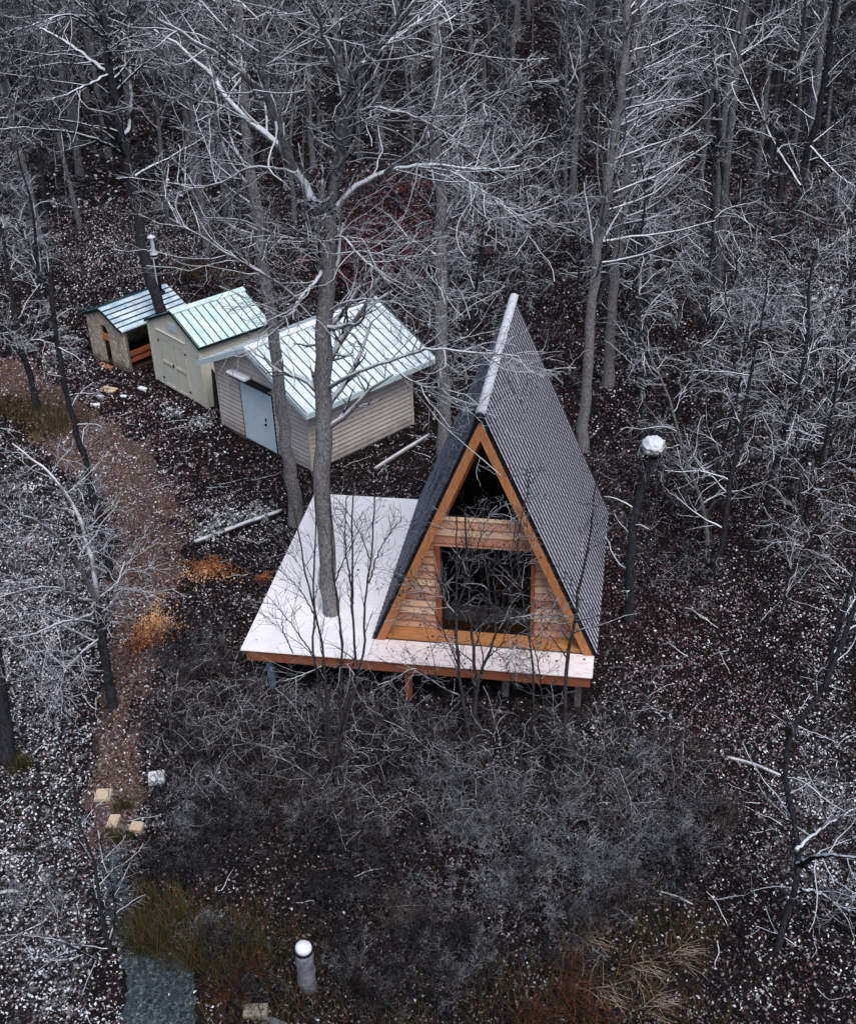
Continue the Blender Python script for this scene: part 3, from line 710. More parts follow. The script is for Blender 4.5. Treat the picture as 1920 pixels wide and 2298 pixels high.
b = MB(); b.box(1.45, 1.95, -.035, -.008, 2.36, 2.62); b.build('gable_vent', 'trim_blue', crm)
for x0, x1 in ((.66, 1.51), (1.53, 2.38)):
    b = MB(); b.box(x0, x1, -.032, -.01, .06, 1.96)
    for a_ in (x0, x1 - .1): b.box(a_, a_ + .1, -.05, -.033, .06, 1.96)
    for z_ in (.06, .95, 1.86): b.box(x0 + .1, x1 - .1, -.048, -.033, z_, z_ + .1)
    d_ = b.build('door', 'cream', crm)
    b = MB(); hx = x0 if x0 < 1 else x1
    b.box(x0 - .012, x0 - .002, -.04, -.0085, .06, 1.96); b.box(x0 + .1, x1 - .1, -.052, -.0485, .93, .95); b.box(x0 + .102, x0 + .112, -.038, -.0325, .16, 1.86); b.box(x1 - .112, x1 - .102, -.038, -.0325, .16, 1.86); b.build('panel_groove', 'cream_dark', d_)
    for z_ in (.3, 1.7):
        b = MB(); b.box(hx - .05, hx + .05, -.062, -.051, z_, z_ + .07); b.build('hinge', 'hinge', d_)
    if x0 < 1: b = MB(); b.box(1.46, 1.50, -.085, -.051, .96, 1.08); b.build('handle', 'hinge', d_)
metal_roof(crm, W2, D2, of2, ob2, os2, ze2, zr2, 'roof_cream', 'rib_green', .27, xr=x2r, thick=.06, fascia=('trim_green', .10), capm='roof_cream')

# small clad hut with a stove pipe
W3, D3 = 2.13, 2.85; hut = empty('garden_hut', (-16.64, 16.88, -1.2), -.566)
tag(hut, 'small stone-clad hut with arched doorway, tall stove pipe and bluish curved roof', 'hut')
# outline of the roof: nearly level to the left, curving down to the right
RO = [(-.10, 1.80), (.30, 2.02), (.72, 2.16), (1.0, 2.20), (1.30, 2.13), (1.62, 1.98), (1.95, 1.78), (W3 + .10, 1.66)]
RO = [(-.10, 1.80), (.45, 2.0), (.98, 2.2), (1.06, 2.2), (1.4, 2.05), (1.75, 1.86), (2.0, 1.72), (W3 + .10, 1.65)]
ax0, ax1, ah = .80, 1.24, 1.35                                   # arched doorway
def roof_z(x): return float(np.interp(x, [p[0] for p in RO], [p[1] for p in RO])) - .05
def wallpoly(x0, x1, zfun=None, n=10):
    xs_ = np.linspace(x0, x1, n); return [(x0, 0), (x1, 0)] + [(x, roof_z(x)) for x in xs_[::-1]]
b = MB()
b.prism([(p[0], 0, p[1]) for p in wallpoly(0, ax0)], (0, .1, 0)); b.prism([(p[0], 0, p[1]) for p in wallpoly(ax1, W3)], (0, .1, 0))
cx, rr_ = (ax0 + ax1) / 2, (ax1 - ax0) / 2
for i in range(10):
    xa, xb = ax0 + (ax1 - ax0) * i / 10, ax0 + (ax1 - ax0) * (i + 1) / 10
    za_ = ah + math.sqrt(max(0, rr_ ** 2 - (xa - cx) ** 2)); zb_ = ah + math.sqrt(max(0, rr_ ** 2 - (xb - cx) ** 2))
    b.prism([(xa, 0, za_), (xb, 0, zb_), (xb, 0, roof_z(xb)), (xa, 0, roof_z(xa))], (0, .1, 0))
b.build('front_wall', 'hut_wall', hut)
b = MB(); b.box(.02, .1, .102, D3 - .1, 0, 1.72); b.build('side_wall', 'hut_wall', hut)
b = MB(); b.prism([(p[0], D3 - .1, p[1]) for p in wallpoly(0, W3)], (0, .1, 0)); b.build('back_wall', 'dark_inside', hut)
b = MB(); b.box(W3 - .09, W3, .102, .19, 0, 1.58); b.box(W3 - .09, W3, D3 - .2, D3 - .102, 0, 1.58); b.box(W3 - .09, W3, .192, D3 - .202, 1.50, 1.58); b.build('corner_post', 'wood_grey', hut)
b = MB(); b.box(ax0 + .005, ax1 - .005, .03, .07, .98, 1.22); b.build('doorway_board', 'wood_orange', hut)
b = MB(); b.box(ax0 - .15, ax1 + .1, -.32, -.08, -.02, .06); b.build('doorstep', 'wood_orange', hut)
b = MB(); b.box(W3 - .5, W3 - .12, .35, 2.2, .40, .46); b.box(W3 - .10, W3 - .06, .25, 2.5, .55, .72); b.box(W3 - .10, W3 - .06, .25, 2.5, .30, .40); b.build('bench', 'wood_red', hut)
b = MB(); b.box(.1, W3 - .1, .11, D3 - .11, -.05, .05); b.build('floor', 'dark_inside', hut)
rf = MB()
for i in range(len(RO) - 1):
    (xa, za_), (xb, zb_) = RO[i], RO[i + 1]
    rf.prism([(xa, -.07, za_), (xb, -.07, zb_), (xb, -.07, zb_ - .05), (xa, -.07, za_ - .05)], (0, D3 + .15, 0))
ro = rf.build('roof', 'roof_hut', hut)
b = MB()
for x in (.1, .4, .7, 1.22, 1.42, 1.62, 1.82, 2.02):
    z_ = roof_z(x) + .05; b.box(x - .018, x + .018, -.072, D3 + .082, z_ - .015, z_ + .03)
b.build('roof_ribs', 'rib_green', ro)
b = MB()
for i in range(len(RO) - 1):
    (xa, za_), (xb, zb_) = RO[i], RO[i + 1]
    b.prism([(xa, -.095, za_ + .01), (xb, -.095, zb_ + .01), (xb, -.095, zb_ - .09), (xa, -.095, za_ - .09)], (0, .023, 0))
b.build('fascia', 'trim_green', ro)
pxx, pyy = 1.25, 2.45; zb0 = roof_z(1.25)
b = MB(); b.tube([(pxx, pyy, zb0 - .05), (pxx, pyy, zb0 + 1.45)], .10, 16); b.tube([(pxx, pyy, zb0 + .03), (pxx, pyy, zb0 + .10)], [.20, .13], 16); pp = b.build('stove_pipe', 'black_metal', hut, False)
b = MB(); b.tube([(pxx, pyy, zb0 + 1.451), (pxx, pyy, zb0 + 2.05)], .07, 14); b.tube([(pxx, pyy, zb0 + 1.48), (pxx, pyy, zb0 + 1.54)], [.15, .13], 14); b.tube([(pxx, pyy, zb0 + 1.34), (pxx, pyy, zb0 + 1.38)], .115, 14)
b.box(pxx + .05, pxx + .09, pyy - .125, pyy - .09, zb0 + .25, zb0 + 1.33); b.build('steel_flue', 'steel', pp)
b = MB(); b.tube([(pxx, pyy, zb0 + 2.1), (pxx, pyy, zb0 + 2.13), (pxx, pyy, zb0 + 2.2)], [.15, .15, .04], 16); b.tube([(pxx, pyy, zb0 + 2.04), (pxx, pyy, zb0 + 2.11)], .03, 8); b.build('rain_cap', 'snow', pp)

# ================================================================== TREES
def ramify(rng, tb, pts, rad, spec, sides, limbs=1):
    """grow every further order of branches on `pts`, collecting them in tb; returns the finest twigs"""
    for i, (sp, sd_n) in enumerate(zip(spec, sides)):
        pts, rad = sprout(rng, pts, rad, **sp); tb.add(pts, rad, sd_n, 0 if i < limbs else 1)
    return pts, rad
TW = {'twig_hero': ['limb_hero', 'twig_hero'], 'twig_wood': ['limb_wood', 'twig_wood'], 'twig_dark': ['limb_dark', 'twig_dark'], 'sapling': ['sapling', 'sapling_twig']}
def base_thing(name, loc, label, cat, group=None):
    return tag(empty(name, loc), label, cat, group)

def traced_tree(name, base, stems, label, cat='tree', seed=1, bark_='bark_hero', twig='twig_hero', spec=None, sides=(4, 3, 3), group=None,
                wood_spec=None, crown_from=1, n=26, leafmat=None, leafn=0, flare=1.35, crown_only_above=None, crown_t=None):
    """a tree whose stems were read off the photograph at their own distance: stems = (points, r0, r1[, start t for twigs])"""
    rng = np.random.default_rng(seed); root = base_thing(name, base, label, cat, group)
    tk, cr = Tubes(), Tubes(); allp, allr = [], []
    for i, st in enumerate(stems):
        P = smooth_path(st[0], n); P[1:-1] += rng.normal(0, st[1] * .10 + .006, (n - 2, 3)); R_ = np.linspace(st[1], st[2], n)
        if i == 0: R_ *= 1 + (flare - 1) * np.exp(-np.linspace(0, n, n) / 1.2); P[0, 2] -= .15
        R_ *= 1 + rng.normal(0, .03, n)
        (tk if i < crown_from else cr).add(P, R_, 12 if st[1] > .08 else (7 if st[1] > .035 else 5))
        t0 = st[3] if len(st) > 3 else .15
        k = int(t0 * (n - 1)); q = smooth_path(P[k:], n); allp.append(q); allr.append(np.interp(np.linspace(k, n - 1, n), np.arange(n), R_))
    pts, rad = np.array(allp), np.array(allr)
    lp, lr = ramify(rng, cr, pts, rad, spec, sides)
    tr = link('trunk', tk.mesh(name + '_trunk', bark_, base), root); link('crown', cr.mesh(name + '_crown', TW[twig], base), root)
    if leafn:
        ix = rng.integers(0, len(lp), leafn); v, q = leaf_quads(rng, lp[ix, -1] + rng.normal(0, .02, (leafn, 3)), .055)
        link('dead_leaves', np_mesh(name + '_leaves', v - np.asarray(base), q, [leafmat]), root)
    return root
def S(per, ang, lens, nseg=5, wob=.16, up=.03, rr=.5, minr=.008, t0=.1, t1=1.0, flat=.3):
    return dict(per=per, t0=t0, t1=t1, ang=ang, lens=lens, rr=rr, nseg=nseg, wob=wob, up=up, minr=minr, flat=flat)
def path_px(conv, pts, base, offs=(0, 0)):
    """pixels -> points; the distance drifts from offs[0] to offs[1] metres beyond the base"""
    m = len(pts); return [upon(*conv(*p), base, offs[0] + (offs[1] - offs[0]) * i / max(1, m - 1)) for i, p in enumerate(pts)]

# the big maple that grows up through the deck
hb = ground(744, 1375 + 62); hb = np.array([*upon(744, 1375, ground(744, 1375))[:2], -1.2])
d_ = ray(744, 1375); hb = CAM + d_ * (0 - CAM[2]) / d_[2]; hb[2] = -1.2
def H(pts, a=0, b=0): return path_px(z9, pts, hb, (a, b))
deckp = [np.array([hb[0], hb[1], -1.2]), np.array([hb[0], hb[1], 0.0])]
trunk = deckp + path_px(dpx, [(672, 1180), (664, 1000), (662, 800), (667, 620), (671, 520), (672, 440)], hb)
hero = [(trunk, .205, .165, .55),
        (H([(850, 930), (790, 880), (735, 790), (690, 720), (640, 640), (560, 570), (480, 515), (400, 420), (340, 330), (200, 205), (90, 130)], 0, 2.5), 0.0984, 0.0270),
        (H([(700, 735), (660, 650), (615, 510), (590, 440), (550, 385), (460, 315), (340, 225), (200, 140), (60, 45)], .3, -2), 0.0820, 0.0270),
        (H([(600, 500), (575, 390), (565, 200), (556, 0), (550, -120)], -.5, -1.4), 0.0615, 0.0360),
        (H([(858, 900), (880, 780), (908, 620), (925, 480), (932, 370)], 0, -.5), 0.1025, 0.0855),
        (H([(932, 370), (905, 270), (887, 170), (884, 0), (880, -120)], -.5, -.5), 0.0697, 0.0450),
        (H([(936, 360), (990, 290), (1060, 220), (1130, 135), (1200, 50), (1290, -60)], -.5, -2), 0.0656, 0.0405),
        (H([(1000, 280), (1080, 215), (1160, 160), (1240, 100), (1330, 20), (1400, -50)], -1, .6), 0.0410, 0.0225),
        (H([(930, 365), (870, 270), (828, 160), (805, 70), (740, -10)], -.5, -2.2), 0.0410, 0.0225),
        (H([(885, 905), (960, 825), (1075, 762), (1170, 737), (1330, 720), (1520, 742), (1700, 722)], 0, 2), 0.0697, 0.0180),
        (H([(1100, 755), (1170, 700), (1260, 652), (1370, 570), (1480, 475), (1620, 395)], .5, -2), 0.0451, 0.0162),
        (H([(1250, 730), (1390, 750), (1490, 810), (1600, 890), (1740, 980)], 1, -1.5), 0.0287, 0.0108),
        (H([(915, 560), (945, 520), (1000, 482), (1075, 470), (1200, 500), (1320, 555), (1400, 600)], -.2, -1.5), 0.0369, 0.0135),
        (H([(710, 760), (620, 738), (500, 735), (400, 790), (270, 824), (180, 800)], .1, 1.5), 0.0369, 0.0126),
        (H([(838, 1080), (760, 1050), (690, 1042), (580, 1028)], 0, -.8), 0.0246, 0.0108),
        (H([(842, 1075), (880, 1040), (925, 1045), (1000, 1130), (1080, 1195)], 0, -1.6), 0.0328, 0.0126),
        (H([(850, 1115), (1000, 1100), (1150, 1122), (1270, 1155), (1370, 1190)], 0, -1), 0.0246, 0.0090),
        (H([(838, 1160), (790, 1240), (725, 1305), (690, 1370), (650, 1390)], 0, -1.5), 0.0451, 0.0198),
        (H([(720, 1312), (640, 1245), (555, 1190), (430, 1122), (300, 1040), (130, 938)], -1, -1.8), 0.0312, 0.0117),
        (path_px(z1, [(430, 465), (480, 430), (560, 390), (700, 340), (830, 295), (920, 286), (1080, 300), (1200, 310), (1290, 320)], hb, (0, -3.0)), 0.0492, 0.0144, .35),
        (path_px(z1, [(700, 340), (760, 400), (860, 450), (940, 460), (970, 470)], hb, (-1, -1.8)), 0.0230, 0.0090),
        (path_px(z1, [(400, 150), (480, 85), (600, 60), (700, 75), (860, 105)], hb, (0, -1.2)), 0.0328, 0.0108)]
HS = [S(14, 46, (1.1, 3.0), 7, .18, .05, .42, .012, .06), S(5, 45, (.45, 1.2), 4, .22, .05, .6, .0075, .1), S(3, 45, (.2, .5), 3, .24, .02, .7, .0055, .1)]
traced_tree('maple_tree', hb, hero, 'big grey maple growing up through the snowy deck', seed=11, spec=HS, sides=(5, 3, 3), n=22, crown_from=1, flare=1.1)

def up_trunk(conv, base_px, pts, lean=(0, 0)):
    b_ = ground(*base_px); return b_, [b_] + path_px(conv, pts, b_, lean)
FS = [S(16, 58, (1.2, 3.0), 6, .14, .07, .35, .014, .15, 1.0), S(6, 45, (.5, 1.3), 4, .17, .05, .6, .010, .1), S(3, 45, (.3, .6), 3, .2, .02, .7, .008, .1)]
# trunk left of the maple, in front of the vinyl shed
b1, t1 = up_trunk(dpx, dpx(607, 1075), [(600, 1000), (585, 900), (573, 800), (560, 690), (548, 600), (533, 500), (520, 400), (508, 300), (498, 150), (490, 0), (486, -80)], (0, -1.2))
traced_tree('maple_tree', b1, [(t1, .185, .10, .5)], 'slim grey tree before the blue shed door, left of the deck maple', seed=21, spec=FS, sides=(4, 3, 3), crown_from=1, n=30)
# trunk right of the vinyl shed
b1, t1 = up_trunk(dpx, dpx(912, 935), [(910, 850), (906, 700), (904, 560), (903, 480), (900, 380), (897, 250), (893, 100), (890, -60)], (0, 0))
traced_tree('maple_tree', b1, [(t1, .20, .11, .35)], 'straight grey tree between the vinyl shed and the A-frame roof', seed=22, spec=FS, sides=(4, 3, 3), crown_from=1, n=30)
# leaning pair behind the A-frame
b1, t1 = up_trunk(dpx, dpx(1194, 925), [(1196, 860), (1205, 760), (1212, 650), (1222, 540), (1236, 440), (1250, 350), (1268, 240), (1280, 120), (1292, -30)], (0, 0))
PS = [dict(S(34, 58, (1.8, 4.0), 7, .09, .05, .35, .011, .2, .95, flat=.5), bias=(.75, .1, 0)), S(5, 40, (.6, 1.4), 4, .15, .03, .6, .010, .1), S(3, 45, (.3, .6), 3, .2, .02, .7, .008, .1)]
traced_tree('leaning_tree', b1, [(t1, .17, .09, .3)], 'pale leaning tree just right of the A-frame ridge, left of a leaning pair', seed=23, spec=PS, sides=(4, 3, 3), crown_from=1, n=30)
b1, t1 = up_trunk(dpx, dpx(1246, 790), [(1250, 700), (1258, 590), (1265, 520), (1275, 430), (1286, 340), (1300, 230), (1312, 100), (1325, -30)], (0, 0))
traced_tree('leaning_tree', b1, [(t1, .18, .09, .3)], 'pale leaning tree with sweeping snowy boughs, right of a leaning pair', seed=24, spec=PS, sides=(4, 3, 3), crown_from=1, n=30)
# dark tree between the hut and the cream shed
b1, t1 = up_trunk(z2, z2(415, 425), [(400, 380), (375, 300), (345, 190), (320, 80)], (0, 0))
b1 = np.array([-13.72, 16.87, -1.2])
t1 = [b1] + path_px(z2, [(412, 420), (385, 330), (350, 210)], b1) + path_px(z7, [(930, 1600), (890, 1300), (835, 1110), (792, 920), (762, 660), (722, 460), (692, 250), (650, 60), (630, -100)], b1)
dk_ = [(t1, .22, .11, .45),
       (path_px(z7, [(790, 1000), (700, 940), (560, 890), (420, 860), (330, 850), (150, 832), (0, 845)], b1, (0, -2)), .07, .02),
       (path_px(z7, [(722, 480), (650, 520), (550, 565), (450, 610), (330, 650), (200, 672)], b1, (0, -2)), .06, .018),
       (path_px(z7, [(720, 470), (780, 440), (850, 424), (1000, 445), (1120, 488)], b1, (0, 1)), .05, .015),
       (path_px(z7, [(690, 345), (760, 290), (830, 250), (960, 225), (1100, 205)], b1, (0, -1)), .045, .015),
       (path_px(z7, [(735, 500), (600, 400), (470, 300), (300, 200), (130, 130)], b1, (0, 2)), .09, .02),
       (path_px(z7, [(680, 250), (560, 150), (440, 95), (250, 150), (60, 200)], b1, (0, -3)), .05, .015),
       (path_px(z7, [(800, 900), (850, 820), (860, 600), (850, 400), (845, 200), (840, -60)], b1, (.3, 2)), .09, .05)]
traced_tree('dark_tree', b1, dk_, 'tall black-barked tree standing by the hut stove pipe', seed=25, bark_='bark_dark', twig='twig_dark', crown_from=1,
            spec=[S(14, 55, (1.2, 3.2), 6, .15, .0, .4, .014, .1), S(6, 45, (.5, 1.3), 4, .17, .0, .6, .010, .1), S(4, 45, (.3, .6), 3, .2, .0, .7, .008, .1)], sides=(4, 3, 3), n=30)
# dark leaning tree at the right edge
b1, t1 = up_trunk(dpx, dpx(1586, 620), [(1590, 590), (1618, 480), (1650, 330), (1680, 220), (1700, 100), (1720, -60)], (0, -1.5))
traced_tree('dark_tree', b1, [(t1, .16, .08, .25), (path_px(dpx, [(1640, 380), (1590, 300), (1545, 200), (1500, 90), (1470, -20)], b1, (-1, 1)), .06, .02),
            (path_px(dpx, [(1600, 560), (1660, 480), (1700, 430), (1760, 420)], b1, (-1, -2)), .05, .02), (path_px(dpx, [(1660, 300), (1720, 360), (1780, 400)], b1, (-2, -3)), .05, .02)],
            'dark leaning tree near the right edge, its foot in the whitened bushes', seed=26, bark_='bark_dark', twig='twig_dark', spec=FS, sides=(4, 3, 3), crown_from=1, n=30)
# twisted dark tree low on the right
b1 = ground(*z8(1478, 985))
sn = [(path_px(z8, [(1478, 985), (1500, 900), (1545, 770), (1550, 640), (1535, 520), (1505, 380), (1520, 240), (1590, 140), (1640, 70), (1690, -60), (1750, -200), (1800, -330)], b1, (0, 1.5)), .06, .04, .2),
      (path_px(z8, [(1545, 640), (1600, 590), (1700, 520), (1800, 470)], b1, (0, 1)), .04, .012), (path_px(z8, [(1550, 690), (1640, 660), (1800, 670)], b1, (0, -1)), .05, .02),
      (path_px(z8, [(1560, 780), (1620, 790), (1720, 850)], b1, (0, 1)), .04, .015)]
traced_tree('twisted_tree', b1, sn, 'twisted black-stemmed small tree near the bottom right corner', seed=27, bark_='bark_dark', twig='twig_dark',
            spec=[S(10, 55, (.7, 1.8), 6, .2, .0, .4, .011, .15), S(5, 45, (.3, .8), 4, .2, .0, .6, .008, .1), S(3, 45, (.2, .4), 3, .2, 0, .7, .006, .1)], sides=(4, 3, 3), crown_from=1)
LS = [S(8, 55, (.8, 2.0), 6, .21, .02, .35, .0075, .2), S(5, 45, (.4, .9), 4, .2, .02, .6, .009, .1), S(4, 45, (.2, .45), 3, .2, 0, .7, .007, .1)]
# trees by the path on the left
b1 = ground(*z3(565, 1975))
lt = [(path_px(z3, [(565, 1975), (535, 1770), (505, 1600), (482, 1450)], b1), .115, .085, .5),
      (path_px(z3, [(482, 1450), (440, 1360), (390, 1260), (330, 1170), (290, 1130), (200, 1060), (90, 1010)], b1, (0, -1.5)), .065, .02),
      (path_px(z3, [(482, 1450), (470, 1300), (430, 1150), (395, 1030), (340, 930), (250, 810), (150, 730), (60, 660)], b1, (0, 1.5)), .07, .02),
      (path_px(z3, [(484, 1440), (540, 1400), (590, 1350), (625, 1250)], b1, (0, 1)), .03, .012),
      (path_px(z3, [(480, 1445), (400, 1440), (330, 1400), (200, 1380), (0, 1430)], b1, (0, -1.5)), .04, .012),
      (path_px(z3, [(480, 1500), (400, 1540), (300, 1560), (150, 1620), (30, 1640)], b1, (0, -2)), .035, .012),
      (path_px(z3, [(495, 1640), (430, 1690), (340, 1780), (275, 1900)], b1, (0, -1.5)), .03, .01)]
traced_tree('forked_tree', b1, lt, 'dark forked tree with snowy arching branches, left beside the leaf-strewn path', seed=31, bark_='bark_dark', twig='twig_hero', spec=LS, sides=(4, 3, 3), crown_from=1)
b1 = ground(*z3(555, 1345))
traced_tree('forked_tree', b1, [(path_px(z3, [(555, 1345), (525, 1150), (480, 980), (440, 820), (395, 640), (350, 480), (312, 310), (282, 110), (265, -60), (255, -200)], b1, (0, -.8)), .10, .05, .25)],
            'thin dark tree leaning left over the path below the cream shed', seed=32, bark_='bark_dark', twig='twig_dark', spec=LS, sides=(4, 3, 3), crown_from=1)
b1 = ground(*z3(190, 500))
traced_tree('forked_tree', b1, [(path_px(z3, [(190, 500), (165, 370), (140, 280), (105, 190), (80, 60), (60, -80), (30, -260), (10, -420)], b1, (0, -.5)), .12, .06, .1),
            (path_px(z3, [(105, 190), (160, 140), (240, 150), (300, 170)], b1, (0, -1)), .03, .01), (path_px(z3, [(95, 130), (60, 100), (0, 110)], b1, (0, -1)), .03, .01)],
            'dark tree at the left edge beside the mossy mound on the path', seed=33, bark_='bark_dark', twig='twig_hero', spec=LS, sides=(4, 3, 3), crown_from=1)
b1 = ground(*dpx(18, 1560))
traced_tree('dark_tree', b1, [(path_px(dpx, [(18, 1560), (8, 1460), (-8, 1340), (-30, 1180), (-60, 1000), (-90, 800)], b1, (0, 0)), .15, .09, .35)],
            'thick dark trunk at the left edge above a mossy cushion', seed=34, bark_='bark_dark', twig='twig_hero', spec=LS, sides=(4, 3, 3), crown_from=1)
b1 = ground(*dpx(232, 1960))
traced_tree('dark_sapling', b1, [(path_px(dpx, [(245, 2010), (222, 1940), (205, 1850), (190, 1760), (165, 1690), (150, 1600)], b1, (0, 0)), .05, .015, .1), (path_px(dpx, [(225, 1940), (235, 1860), (215, 1760), (195, 1690)], b1, (0, .5)), .035, .012),
            (path_px(dpx, [(240, 2000), (180, 1960), (120, 1930), (50, 1920)], b1, (0, -.5)), .03, .012), (path_px(dpx, [(240, 1985), (300, 1975), (360, 1960), (410, 1930)], b1, (0, .2)), .02, .01)],
            'spindly black sapling at the lower left beside the gravel path', 'sapling', seed=35, bark_='bark_dark', twig='twig_dark',
            spec=[S(9, 50, (.5, 1.3), 5, .2, .02, .5, .008, .1), S(5, 45, (.3, .6), 4, .2, .02, .6, .006, .1), S(3, 45, (.15, .3), 3, .2, 0, .7, .005, .1)], sides=(4, 3, 3), crown_from=1)
# stump with a dome of snow, right of the A-frame
b1 = ground(*dpx(1290, 1275))
st_ = traced_tree('snag', b1, [([b1] + path_px(dpx, [(1292, 1180), (1298, 1090), (1314, 1010), (1340, 938)], b1), .125, .09, .1)], 'broken dark snag topped by a round ball of snow, right of the A-frame', 'dead tree', seed=36, bark_='bark_dark', twig='twig_dark',
                  spec=[S(7, 60, (.5, 1.3), 6, .2, -.03, .3, .010, .1), S(4, 45, (.2, .5), 4, .2, 0, .6, .007, .2)], sides=(4, 3), crown_from=1)
bp = upon(*dpx(1339, 916), b1) - b1
bm = bmesh.new(); bmesh.ops.create_icosphere(bm, subdivisions=4, radius=.27); rng = np.random.default_rng(5)
for v in bm.verts:
    n_ = v.co.normalized(); k = 1 + .09 * sin(4 * n_.x + 1) * cos(5 * n_.y + 2) + .03 * sin(11 * n_.z + 3 * n_.x) + .045 * rng.normal(); v.co *= k; v.co.z *= .86
    if v.co.z < -.08: v.co.z = -.08 + (v.co.z + .08) * .7
me = bpy.data.meshes.new('snow_cap'); bm.to_mesh(me); bm.free(); me.materials.append(bark('snow_ball', (.05, .05, .06), (.22, .22, .24), -.25, .75, .9, 0, 12, 1.3)); me.polygons.foreach_set('use_smooth', [True] * len(me.polygons))
o = link('snow_cap', me, st_); o.location = tuple(bp)

# ------------------------------------------------------------------ saplings in front of the deck
c1 = ground(*dpx(682, 1610))
def Z5(pts, a=0, b=0): return path_px(z5, pts, c1, (a, b))
def root_to(p, j=0): return [c1 + np.array([.10 * cos(j * 2.1), .12 * sin(j * 2.1), 0])] + [c1 * .55 + np.asarray(p[0]) * .45 + np.array([.05 * sin(j), .0, 0])] + p
cl = [root_to(Z5([(900, 1740), (872, 1500), (820, 1300), (745, 1000), (690, 700), (640, 450), (600, 250)]), 0), root_to(Z5([(805, 1700), (812, 1400), (800, 1000), (820, 600), (822, 150)], -.2, .2), 1),
      root_to(Z5([(1080, 1740), (1060, 1400), (1010, 1000), (985, 700), (965, 150)], 0, .3), 2), root_to(Z5([(1200, 1740), (1190, 1300), (1180, 600), (1190, 150), (1195, 0)], .2, 0), 3),
      root_to(Z5([(1280, 1740), (1310, 1150), (1360, 780), (1395, 400), (1400, 150)], 0, -.2), 4)]
clump = [(p, .036, .012, .25) for p in cl] + [(Z5([(1190, 1200), (1150, 900), (1110, 600), (1125, 150)], .2, .6), .022, .008), (Z5([(1345, 1000), (1440, 700), (1560, 500), (1660, 380)]), .018, .007),
         (Z5([(780, 1690), (640, 1480), (500, 1300), (330, 1100)], -.2, .4), .018, .007), (Z5([(800, 1300), (680, 1080), (560, 950), (440, 840)], 0, .4), .016, .006), (Z5([(700, 880), (600, 740), (520, 690)], 0, .5), .014, .006),
         (Z5([(1010, 1000), (1080, 820), (1160, 650), (1280, 400)], 0, -.4), .015, .006), (Z5([(1360, 780), (1300, 620), (1200, 400), (1050, 180)], 0, .5), .015, .006),
         (Z5([(600, 1690), (500, 1450), (495, 1280)], -.3, -.3), .014, .006), (Z5([(880, 1820), (700, 1900), (560, 1950), (460, 1960)], 0, -.6), .02, .008), (Z5([(1000, 1840), (1120, 1800), (1200, 1900)], 0, -.8), .02, .008)]
CS = [S(8, 38, (.5, 1.3), 5, .12, .05, .5, .0055, .1), S(4, 40, (.25, .6), 4, .15, .03, .6, .0045, .15)]
traced_tree('multi_stemmed_sapling', c1, clump, 'clump of thin bare stems rising in front of the broad deck', 'sapling', seed=41, bark_='sapling', twig='sapling', spec=CS, sides=(3, 3), crown_from=5, n=24, flare=1)
c2 = ground(*dpx(972, 1560))
def Z4(pts, a=0, b=0): return path_px(z4, pts, c2, (a, b))
def rt2(p, j=0): return [c2 + np.array([.06 * cos(j * 2.3), .06 * sin(j * 2.3), 0])] + [c2 * .5 + np.asarray(p[0]) * .5] + p
cl = [rt2(Z4([(640, 2080), (610, 1850), (592, 1500), (600, 1150), (598, 780)]), 0), rt2(Z4([(740, 2080), (800, 1850), (860, 1700), (885, 1560), (840, 1350), (800, 1050)]), 1), rt2(Z4([(735, 2090), (730, 1800), (705, 1600), (670, 1000), (665, 700)], .2, .3), 2)]
clump = [(p, .05, .012, .3) for p in cl] + [(Z4([(885, 1560), (1000, 1520), (1150, 1500), (1300, 1470)], 0, -.3), .02, .007), (Z4([(600, 1500), (530, 1420), (450, 1300)], 0, .3), .018, .006), (Z4([(592, 1450), (690, 1200), (800, 850), (900, 720)], 0, .4), .018, .006),
         (Z4([(620, 1880), (540, 1700), (420, 1450), (200, 1200)], 0, .5), .02, .006), (Z4([(620, 2090), (450, 2000), (300, 1890), (150, 1960), (20, 2010)], 0, -.8), .025, .008), (Z4([(800, 1840), (960, 1690), (1050, 1780)], 0, -.6), .02, .007),
         (Z4([(860, 1700), (980, 1400), (1000, 1060), (1040, 800)], 0, .2), .016, .006)]
C2S = [S(11, 42, (.6, 1.4), 5, .15, .0, .5, .007, .12), S(5, 45, (.3, .6), 4, .18, .0, .6, .0055, .1), S(2, 45, (.12, .25), 3, .2, 0, .7, .0045, .2)]
traced_tree('leafy_sapling', c2, clump, 'bushy sapling with shrivelled leaves standing before the glass door', 'sapling', seed=42, bark_='sapling', twig='sapling', spec=C2S, sides=(4, 3, 3), crown_from=3, n=24, flare=1, leafmat='leaf_dark', leafn=420)
